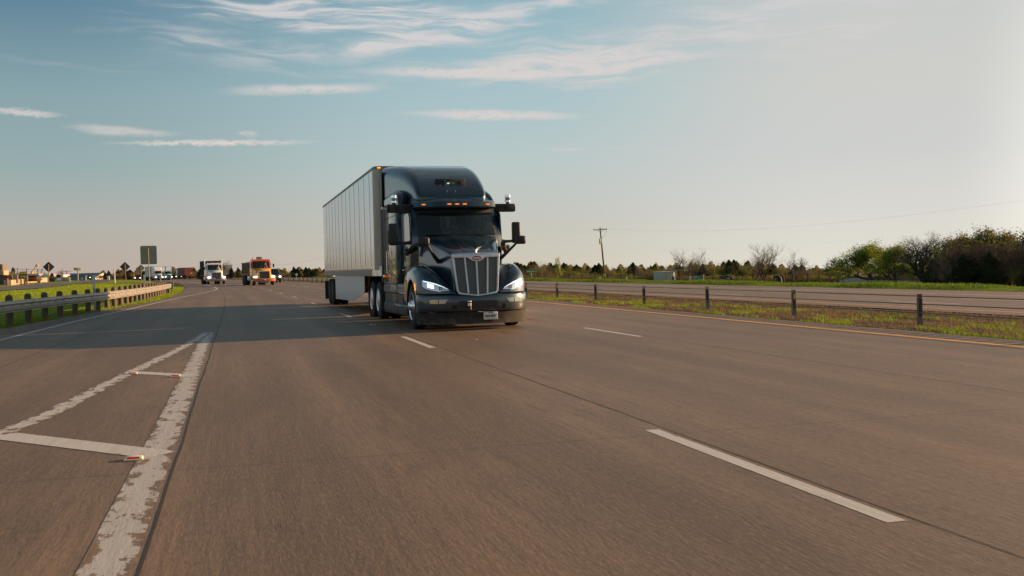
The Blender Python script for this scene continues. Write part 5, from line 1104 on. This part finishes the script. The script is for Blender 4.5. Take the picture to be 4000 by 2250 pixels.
x,y,z=at(2728,190); zt=zat(2728,1077.5,190)-z; k=190/F; t=empty('portable_toilet','teal portable toilet with a rounded roof','portable toilet',(x,y,z)); w=17*k
MB().bbox((0,.5,(zt-.15)/2-.1),(w,1.0,zt+.0),.04).build('cabin',tl_,t); MB().prism([(-w*.54,zt-.25),(-w*.5,zt-.12),(-w*.2,zt),(w*.2,zt),(w*.5,zt-.12),(w*.54,zt-.25)],'y',-.06,1.1).build('roof',mat('toilet_pale_teal',(.10,.30,.33),.5),t); d_=MB().box((0,-.02,zt*.45),(w*.7,.03,zt*.8)).build('door',tl_,t); MB().box((0,-.045,zt*.62),(w*.12,.02,.05)).build('latch',whitep,d_)
t,b,w,z0,z1,k=pbox('machinery_trailer','dark open rack trailer loaded with pale parts','trailer',2833,2869,1077,1092,185,mat('dark_rack',(.02,.02,.022),.7),2.4,b=.04)
for u,zz,s_,m_ in((-.22,.3,.45,mat('pale_parts',(.30,.27,.24),.6)),(.2,.75,.7,mat('orange_parts',(.34,.15,.08),.6)),(.3,.35,.4,mat('pale_parts',(0,0,0))),(-.05,.65,.5,mat('bluish_parts',(.10,.12,.16),.6))): MB().bbox((u*w,-.08,z0+zz*(z1-z0)),(s_,.2,.28),.06).build('cargo_piece',m_,t)
mb=MB(); [mb.box((u*w,0,z0/2+.1),(.1,.1,abs(z0)+1.0)) for u in(-.45,.45)]; mb.build('stand',steel,t)
x,y,z=at(3045,170); k=170/F; z1=zat(3045,1079,170)-z; t=empty('excavator','black excavator arm bent over the grass','excavator',(x,y,z)); em=mat('excavator_black',(.012,.012,.012),.7)
MB().tube([(-26*k,0,z1-.35),(-18*k,0,z1-.05),(-6*k,0,z1),(3*k,0,z1-.25),(6*k,0,.3)],[.10,.16,.20,.22,.2],6).build('arm',em,t); MB().bbox((11*k,.6,z1*.45),(.9,1.3,z1*1.0),.1).build('body',em,t); MB().bbox((13*k,.4,z1*.9),(.35,.7,.6),.05).build('cab',em,t)
x,y,z=at(3400,185); k=185/F; zt=zat(3400,1079,185)-z; w=92*k; t=empty('house','low pale house with dark shuttered windows under the leafy tree','house',(x,y,z)); hm=mat('pale_siding',(.36,.37,.35),.7,var=.06)
MB().box((0,3,zt*.5-.15),(w,6,zt*1.0+.1)).build('wall',hm,t); MB().prism([(-.5,zt-.05),(3,zt+1.3),(6.5,zt-.05)],'x',-w/2-.3,w/2+.3).build('roof',mat('brown_shingle',(.10,.085,.07),.9),t)
for u in(-.10,.17,.40):
    f_=MB().box((u*w,-.02,zt*.48),(.62,.05,.95)).build('window',mat('dark_pane',(.05,.055,.06),.25),t); 
    for s in(-1,1): MB().box((u*w+s*.46,-.03,zt*.48),(.26,.05,1.0)).build('shutter',mat('shutter_grey',(.10,.11,.12),.7),f_)
gpost='short white marker stakes on the right verge'
for px,d,pt_,lab in((2343,198,1082,'pair of pale stakes left of the leaning pole base'),(2447,195,1081,'white stake right of the leaning pole'),(2696,190,1078,'white stake left of the teal toilet'),(2748,192,1072,'white stake right of the teal toilet')): thinpole(px,pt_,d,whitep,lab,.09,'marker_stake','stake',gpost)
# ------------------------------------------------------------------ trees
bark=mat('bark',(.085,.062,.047),.95,var=.4,vs=4,stretch=(3,3,.5)); barkd=mat('dark_bark',(.045,.035,.03),.95,var=.4,vs=4); twigm=mat('grey_twig',(.20,.15,.11),.95,var=.2,vs=2); twigd=mat('dark_twig',(.085,.060,.045),.95,var=.2,vs=2)
lf_y=blade_mat('young_leaf',(.22,.28,.03),(.30,.35,.04),(.14,.18,.03)); lf_g=blade_mat('green_leaf',(.15,.21,.035),(.25,.31,.045),(.08,.12,.02)); lf_c=blade_mat('cedar_needle',(.028,.045,.02),(.042,.062,.026),(.06,.07,.032)); lf_s=blade_mat('olive_leaf',(.15,.125,.06),(.20,.17,.07),(.12,.095,.052)); lf_o=blade_mat('dull_green_leaf',(.13,.14,.05),(.20,.20,.065),(.12,.11,.05)); lf_r=blade_mat('rust_leaf',(.26,.10,.03),(.20,.13,.04),(.12,.09,.03))
def grow(rs,p,d,L_,r,lev,maxl,nb,spread,up,out):
    pts=[p]; q=p; dd=d; n=4 if lev<2 else 2
    for i in range(n):
        dd=(dd+Vector((rs.normal()*.16,rs.normal()*.16,rs.normal()*.10+up*.10))).normalized(); q=q+dd*(L_/n); pts.append(q)
    rr=[r*(1-.62*i/n) for i in range(n+1)]; out.append((pts,rr,lev))
    if lev>=maxl: return
    for k in range(nb[min(lev,len(nb)-1)]):
        f_=rs.uniform(.30,1.0) if lev else rs.uniform(.28,1.0); i=min(n-1,int(f_*n)); a=pts[i].lerp(pts[i+1],f_*n-i)
        ax=dd.cross(Vector((rs.normal(),rs.normal(),rs.normal()))).normalized(); nd=(Matrix.Rotation(rs.uniform(.45,1.0)*spread,3,ax)@dd); nd.z+=up*.25
        grow(rs,a,nd.normalized(),L_*rs.uniform(.48,.78),max(.008,rr[i]*rs.uniform(.45,.65)),lev+1,maxl,nb,spread,up,out)
TEN=10.0
def leaf_tris(P,s,rs,flat=0):
    n=len(P); A=rs.normal(0,1,(n,3)); A/=np.linalg.norm(A,axis=1)[:,None]; B=rs.normal(0,1,(n,3)); B-=A*(A*B).sum(1)[:,None]; B/=np.linalg.norm(B,axis=1)[:,None]
    s=s*rs.uniform(.55,1.3,(n,1)); return np.stack([P-A*s*.6,P+A*s*.6,P+B*s],1)
def make_tree(kind,seed):
    rs=np.random.default_rng(seed); o=empty({'cedar':'cedar_tree','leafy':'leafy_tree','bare':'bare_tree','oak':'bare_tree','scrub':'scrub_tree','young':'young_tree','big':'broad_tree','rust':'palm_bush'}[kind],'x','tree')
    out=[]; tm,wm=bark,twigm
    if kind=='bare':
        for a in range(2 if seed%2 else 1): grow(rs,Vector((a*.25,0,0)),Vector((rs.normal()*.16,rs.normal()*.1,1)).normalized(),5.2,.20,0,4,[7,5,4,3],.8,.5,out)
    elif kind=='oak':
        for a in range(5): an=a*1.26+rs.uniform(0,.5); grow(rs,Vector((0,0,.9)),Vector((math.cos(an)*.55,math.sin(an)*.55,1)).normalized(),4.9,.24,0,4,[8,6,5,4],.85,.4,out)
        out.append(([Vector((0,0,-.2)),Vector((0,0,.5)),Vector((0,0,1.3))],[.42,.34,.28],0)); tm,wm=barkd,twigd
    elif kind in('leafy','big'):
        for a in range(3): grow(rs,Vector((0,0,1.2)),Vector((rs.normal()*.5,rs.normal()*.5,1)).normalized(),4.4,.22,0,3,[7,6,4],.95,.25,out)
        out.append(([Vector((0,0,-.2)),Vector((0,0,.7)),Vector((0,0,1.5))],[.36,.28,.25],0)); tm,wm=barkd,twigd
    elif kind=='scrub':
        for a in range(6): an=a*1.05+rs.uniform(0,.6); grow(rs,Vector((math.cos(an)*.5,math.sin(an)*.5,0)),Vector((math.cos(an)*.45,math.sin(an)*.45,1)).normalized(),5.6,.10,0,3,[8,6,4],.75,.4,out)
    elif kind=='young': grow(rs,Vector((0,0,0)),Vector((0,0,1)),8.5,.13,0,2,[16,5],.8,.5,out)
    elif kind=='cedar': out.append(([Vector((0,0,-.2)),Vector((0,0,4)),Vector((0,0,9))],[.2,.14,.04],0))
    zm=max((p.z for pts,_,_ in out for p in pts),default=10)
    k=TEN/max(zm,1) if kind not in('cedar',) else 1.0
    tr=MB(); tw=MB()
    for pts,rr,lev in out:
        pts=[p*k for p in pts]; (tr if lev<2 else tw).tube(pts,[r*(1.0 if lev<2 else 1.3) for r in rr],7 if lev==0 else 4 if lev<2 else 3,False)
    tr.build('trunk',tm,o,60)
    if tw.v: tw.build('twigs',wm,o,0)
    tips=np.array([tuple(p*k) for pts,_,lev in out if lev>=2 for p in pts[1:]]) if len(out)>3 else None
    if kind=='cedar':
        n=8500; L_=[]; lobes=[(rs.uniform(0,2*PI),rs.uniform(.08,.9),rs.uniform(.75,1.35)) for _ in range(26)]
        t=rs.uniform(0,1,n)**.75; a=rs.uniform(0,2*PI,n); rad=np.interp(t,[0,.12,.35,.7,1],[1.7,2.5,2.5,1.75,.25])
        lob=np.ones(n)*.80
        for la,lt,lw in lobes: lob+=.5*lw*np.exp(-((np.angle(np.exp(1j*(a-la))))/.42)**2-((t-lt)/.075)**2)
        r=rad*lob*rs.uniform(.35,1,n)**.45; P=np.stack([r*np.cos(a),r*np.sin(a),.35+t*9.65+rs.normal(0,.12,n)],1); tris('crown',leaf_tris(P,.24,rs),lf_c,None,o,None)
    elif kind in('leafy','big'):
        n=12000 if kind=='leafy' else 11000; cl=tips[rs.integers(0,len(tips),380)]; idx=rs.integers(0,len(cl),n); P=cl[idx]+rs.normal(0,1,(n,3))*rs.uniform(.18,.55,(len(cl),1))[idx]; P=P[P[:,2]>1.6]
        tris('crown',leaf_tris(P,.17 if kind=='leafy' else .20,rs),lf_g if kind=='leafy' else lf_o,None,o,None)
        if kind=='leafy': P=P[rs.uniform(0,1,len(P))<.30]+rs.normal(0,.12,(1,3)); tris('new_leaves',leaf_tris(P+[.1,-.05,.15],.17,rs),lf_y,None,o,None)
    elif kind in('scrub','young'):
        n=4200 if kind=='scrub' else 5200; idx=rs.integers(0,len(tips),n); P=tips[idx]+rs.normal(0,.22,(n,3)); P=P[P[:,2]>.6]; tris('crown',leaf_tris(P,.13 if kind=='scrub' else .17,rs),(lf_s if seed%3 else lf_y) if kind=='scrub' else lf_y,None,o,None)
    return o
protos={('bare',1):make_tree('bare',1),('bare',2):make_tree('bare',2),('bare',5):make_tree('bare',5),('oak',11):make_tree('oak',11),('leafy',3):make_tree('leafy',3),('big',8):make_tree('big',8),('scrub',4):make_tree('scrub',4),('scrub',6):make_tree('scrub',6),('scrub',10):make_tree('scrub',10),('young',7):make_tree('young',7),('cedar',12):make_tree('cedar',12),('cedar',13):make_tree('cedar',13)}
used_p=set(); placed=[]
def tree(kind,px,d,pytop,wf,label=None,group='trees along the roadside treeline',pyb=None,rz=None):
    ks=[k for k in protos if k[0]==kind]; key=ks[int(px*7+d)%len(ks)] if not isinstance(kind,tuple) else kind
    x,y,z=at(px,d); zt=zat(px,pytop,d); h=max(1.2,zt-z)
    if key in used_p: o=copy_tree(protos[key])
    else: o=protos[key]; used_p.add(key)
    o.location=(x,y,z-.05); s=h/TEN; o.scale=(s*wf,s*wf,s); o.rotation_euler=(0,0,rz if rz is not None else (px*1.7)%6.28)
    o['label']=label or ''; o['group']=group; placed.append((px,d,key[0],o,label is not None)); return o
# trees one can tell apart
for a in ((('bare',1),2655,225,962,1.35,'tall bare tree with spreading forked limbs behind the white metal shed'),(('bare',5),2722,228,958,1.3,'tall bare tree just right of the one behind the white metal shed'),
  (('bare',2),2945,195,938,1.5,'left of the two tall bare trees standing side by side in the middle distance'),(('bare',1),2985,197,941,1.3,'right of the two tall bare trees standing side by side in the middle distance'),
  (('bare',5),3098,185,960,1.2,'bare tree with curled pale seed clusters left of the yellow green bush'),(('oak',11),3612,132,896,1.35,'big bare oak with dense dark limbs beside the road'),
  (('leafy',3),3408,158,938,1.6,'large leafy spring tree over the pale house'),(('leafy',3),3500,150,942,1.15,'second leafy tree, between the house tree and the big bare oak'),
  ('young',2177,195,1005,.55,'slender young green tree right of the green street sign'),('scrub',2110,200,1014,.9,'rounded budding tree behind the green street sign'),
  (('big',8),3755,140,905,1.1,'dark leafy tree at the left shoulder of the right hand wood'),(('big',8),3835,138,882,1.25,'tallest leafy tree crowning the right hand wood'),(('big',8),3925,135,897,1.2,'broad leafy tree right of the tallest crown in the wood'),(('big',8),4005,132,895,1.2,'rightmost broad leafy tree of the wood'),
  ('young',3690,128,965,.75,'yellow green sapling right of the big bare oak'),('scrub',3150,215,1030,1.0,'yellow green bush right of the bare tree with seed clusters'),
  ('bare',240,215,1035,.62,'bare tree left of the white lettered road sign'),('bare',222,225,1052,.7,'low bare tree right of the first diamond sign'),
  ('cedar',203,160,1066,1.3,'dark bushy cedar right behind the first diamond sign'),('cedar',228,178,1077,1.9,'low dark shrub behind the long pale wall'),('cedar',51,215,1043,.75,'pointed dark cedar in the left shrubs'),
  ('scrub',36,205,1052,1.1,'left yellow green shrub beyond the yard'),('scrub',66,210,1054,1.1,'right yellow green shrub beyond the yard'),('young',182,300,1063,1.4,'small bright tree over the white shed'),
  ('scrub',852,300,1008,1.25,'large grey bare tree behind the white dump truck'),('scrub',812,320,1020,1.2,'grey bare tree left of the white dump truck'),('cedar',790,290,1052,1.5,'dark bushy cedar low behind the bare trees by the white dump truck')): tree(*a[:5],label=a[5])
# the treeline behind, each tree its own
random.seed(21)
top_r=[(1980,1028),(2060,1026),(2100,1022),(2240,1034),(2300,1038),(2345,1030),(2370,1034),(2400,1042),(2460,1030),(2480,1026),(2520,1038),(2600,1034),(2680,1030),(2740,1022),(2800,1028),(2850,1008),(2880,1020),(2960,1022),(3040,1028),(3120,1035),(3200,1048),(3290,1046),(3340,1035),(3450,1030),(3560,1010),(3650,985),(3720,945),(3800,925),(3900,930),(4000,935)]
px=1985.0
while px<4040:
    f_=max(0,(px-3600)/400); d=random.uniform(228,262)-f_*90; tp_=lerp(top_r,px)+random.uniform(-4,9)
    if 3540<px<3690: tp_+=38
    k=random.choices(['cedar','scrub','bare','scrub','leafy'],[.42,.3,.06,.14,.05 if px<3300 else .1])[0]
    if 2080<px<2260 or 2980<px<3150: k=random.choice(['scrub','scrub','cedar'])
    tree(k,px,d,tp_,{'cedar':1.25,'scrub':1.15,'bare':.75,'leafy':1.1}[k]*random.uniform(.85,1.25)); px+=random.uniform(9,17)
px=3655.0
while px<4060:       # dark front edge of the wood
    tree(random.choice(['cedar','scrub','cedar']),px,random.uniform(118,134),random.uniform(985,1015),random.uniform(.95,1.3)); px+=random.uniform(20,32)
px=3700.0
while px<4060: tree(random.choice(['scrub','bare','oak','bare']),px,random.uniform(119,131),lerp(top_r,px)+random.uniform(-6,26),1.05); px+=random.uniform(20,32)
# understorey brush in front of the treeline
px=1990.0
while px<3600: tree('scrub',px,random.uniform(214,226),random.uniform(1058,1072),random.uniform(1.2,1.7),group='low brush below the treeline'); px+=random.uniform(24,40)
# behind the far curve on the left
px=385.0
while px<1290:
    tp_=lerp([(380,1072),(440,1060),(480,1056),(560,1055),(640,1062),(680,1052),(720,1048),(780,1050),(830,1040),(900,1052),(960,1056),(1010,1052),(1100,1052),(1190,1047),(1240,1052),(1290,1052)],px)+random.uniform(-3,6)
    d=(400 if px<780 else 330)+random.uniform(-15,25); k=random.choices(['cedar','scrub'],[.22 if px<900 else .55,.7])[0]; tree(k,px,d,tp_,random.uniform(1.3,1.9)); px+=random.uniform(9,15) if px<760 else random.uniform(11,18)
for px,tp_ in((1148,1041),(1163,1046),(1196,1043),(1233,1048),(905,1046),(930,1044),(424,1056),(409,1070)): tree('cedar',px,300 if px>900 else 260,tp_,.85)
for k,o in protos.items():
    if k not in used_p:
        for c_ in list(o.children): bpy.data.objects.remove(c_)
        bpy.data.objects.remove(o)
# the closed wood far behind, read as one mass
def wood(name,label,px0,px1,d,top,n,m_,sz):
    V=[]; q=rng.uniform(px0,px1,n); 
    for p in q:
        dd=d+rng.uniform(-6,10); x,y,z=at(p,dd); zt=zat(p,lerp(top,p)+9*math.sin(p*.09)+6*math.sin(p*.23),dd); f_=rng.uniform(0,1)**.8; V.append((x,y,z-.5+(zt-z+.5)*f_))
    tris(name,leaf_tris(np.array(V),sz,rng),m_,label)
wood('far_wood','dim closed wood behind the right hand treeline',1975,3720,268,[(1975,1040),(2100,1036),(2400,1048),(2800,1034),(3200,1052),(3400,1046),(3720,1000)],60000,lf_s,.36)
wood('far_wood','dark closed wood behind the tall trees on the right',3640,4080,158,[(3640,1010),(3760,960),(4080,945)],22000,lf_o,.26)
wood('far_wood','dim closed wood beyond the far curve of the road',380,1290,440,[(380,1076),(480,1060),(700,1057),(900,1060),(1290,1056)],40000,lf_s,.5)
# labels: which tree, counted from the nearest landmark on its left
LM=[(-50,'the left picture edge'),(300,'the blue metal building'),(440,'the thin white post'),(583,'the blank sign'),(660,'the turquoise semi'),(740,'the red container'),(833,'the white dump truck'),(910,'the pale box trailer'),(1029,'the orange dump truck'),(1157,'the small speed sign'),(1980,'the navy semi truck'),(2098,'the green street sign'),(2177,'the slender green tree'),(2362,'the leaning utility pole'),(2484,'the short wooden pole'),(2615,'the white metal shed'),(2728,'the teal toilet'),(2850,'the rack trailer'),(2966,'the twin bare trees'),(3098,'the seed cluster tree'),(3250,'the red fence'),(3400,'the pale house'),(3520,'the second leafy tree'),(3632,'the big bare oak'),(3745,'the shoulder of the wood'),(3830,'the crown of the wood'),(3925,'the last broad tree')]
ORD='first second third fourth fifth sixth seventh eighth ninth tenth eleventh twelfth thirteenth fourteenth fifteenth sixteenth'.split()
LOOK={'cedar':'dark cedar','scrub':'brown budding tree','bare':'bare tree','leafy':'leafy tree','big':'broad tree','young':'young tree','oak':'bare oak'}
cnt={}
for px,d,k,o,done in sorted(placed,key=lambda q:q[0]):
    if done: continue
    lm=[n for p,n in LM if p<=px][-1]; band='low front ' if (px>3600 and d<136) else 'low brush ' if 'brush' in o['group'] else 'far '; lk=LOOK[k] if 'brush' not in band else 'shrub'
    key=(lm,band,lk); cnt[key]=cnt.get(key,0)+1; o['label']='%s %s%s right of %s'%(ORD[min(15,cnt[key]-1)],band,lk,lm)
    nm={'cedar':'cedar_tree','scrub':'scrub_tree'}
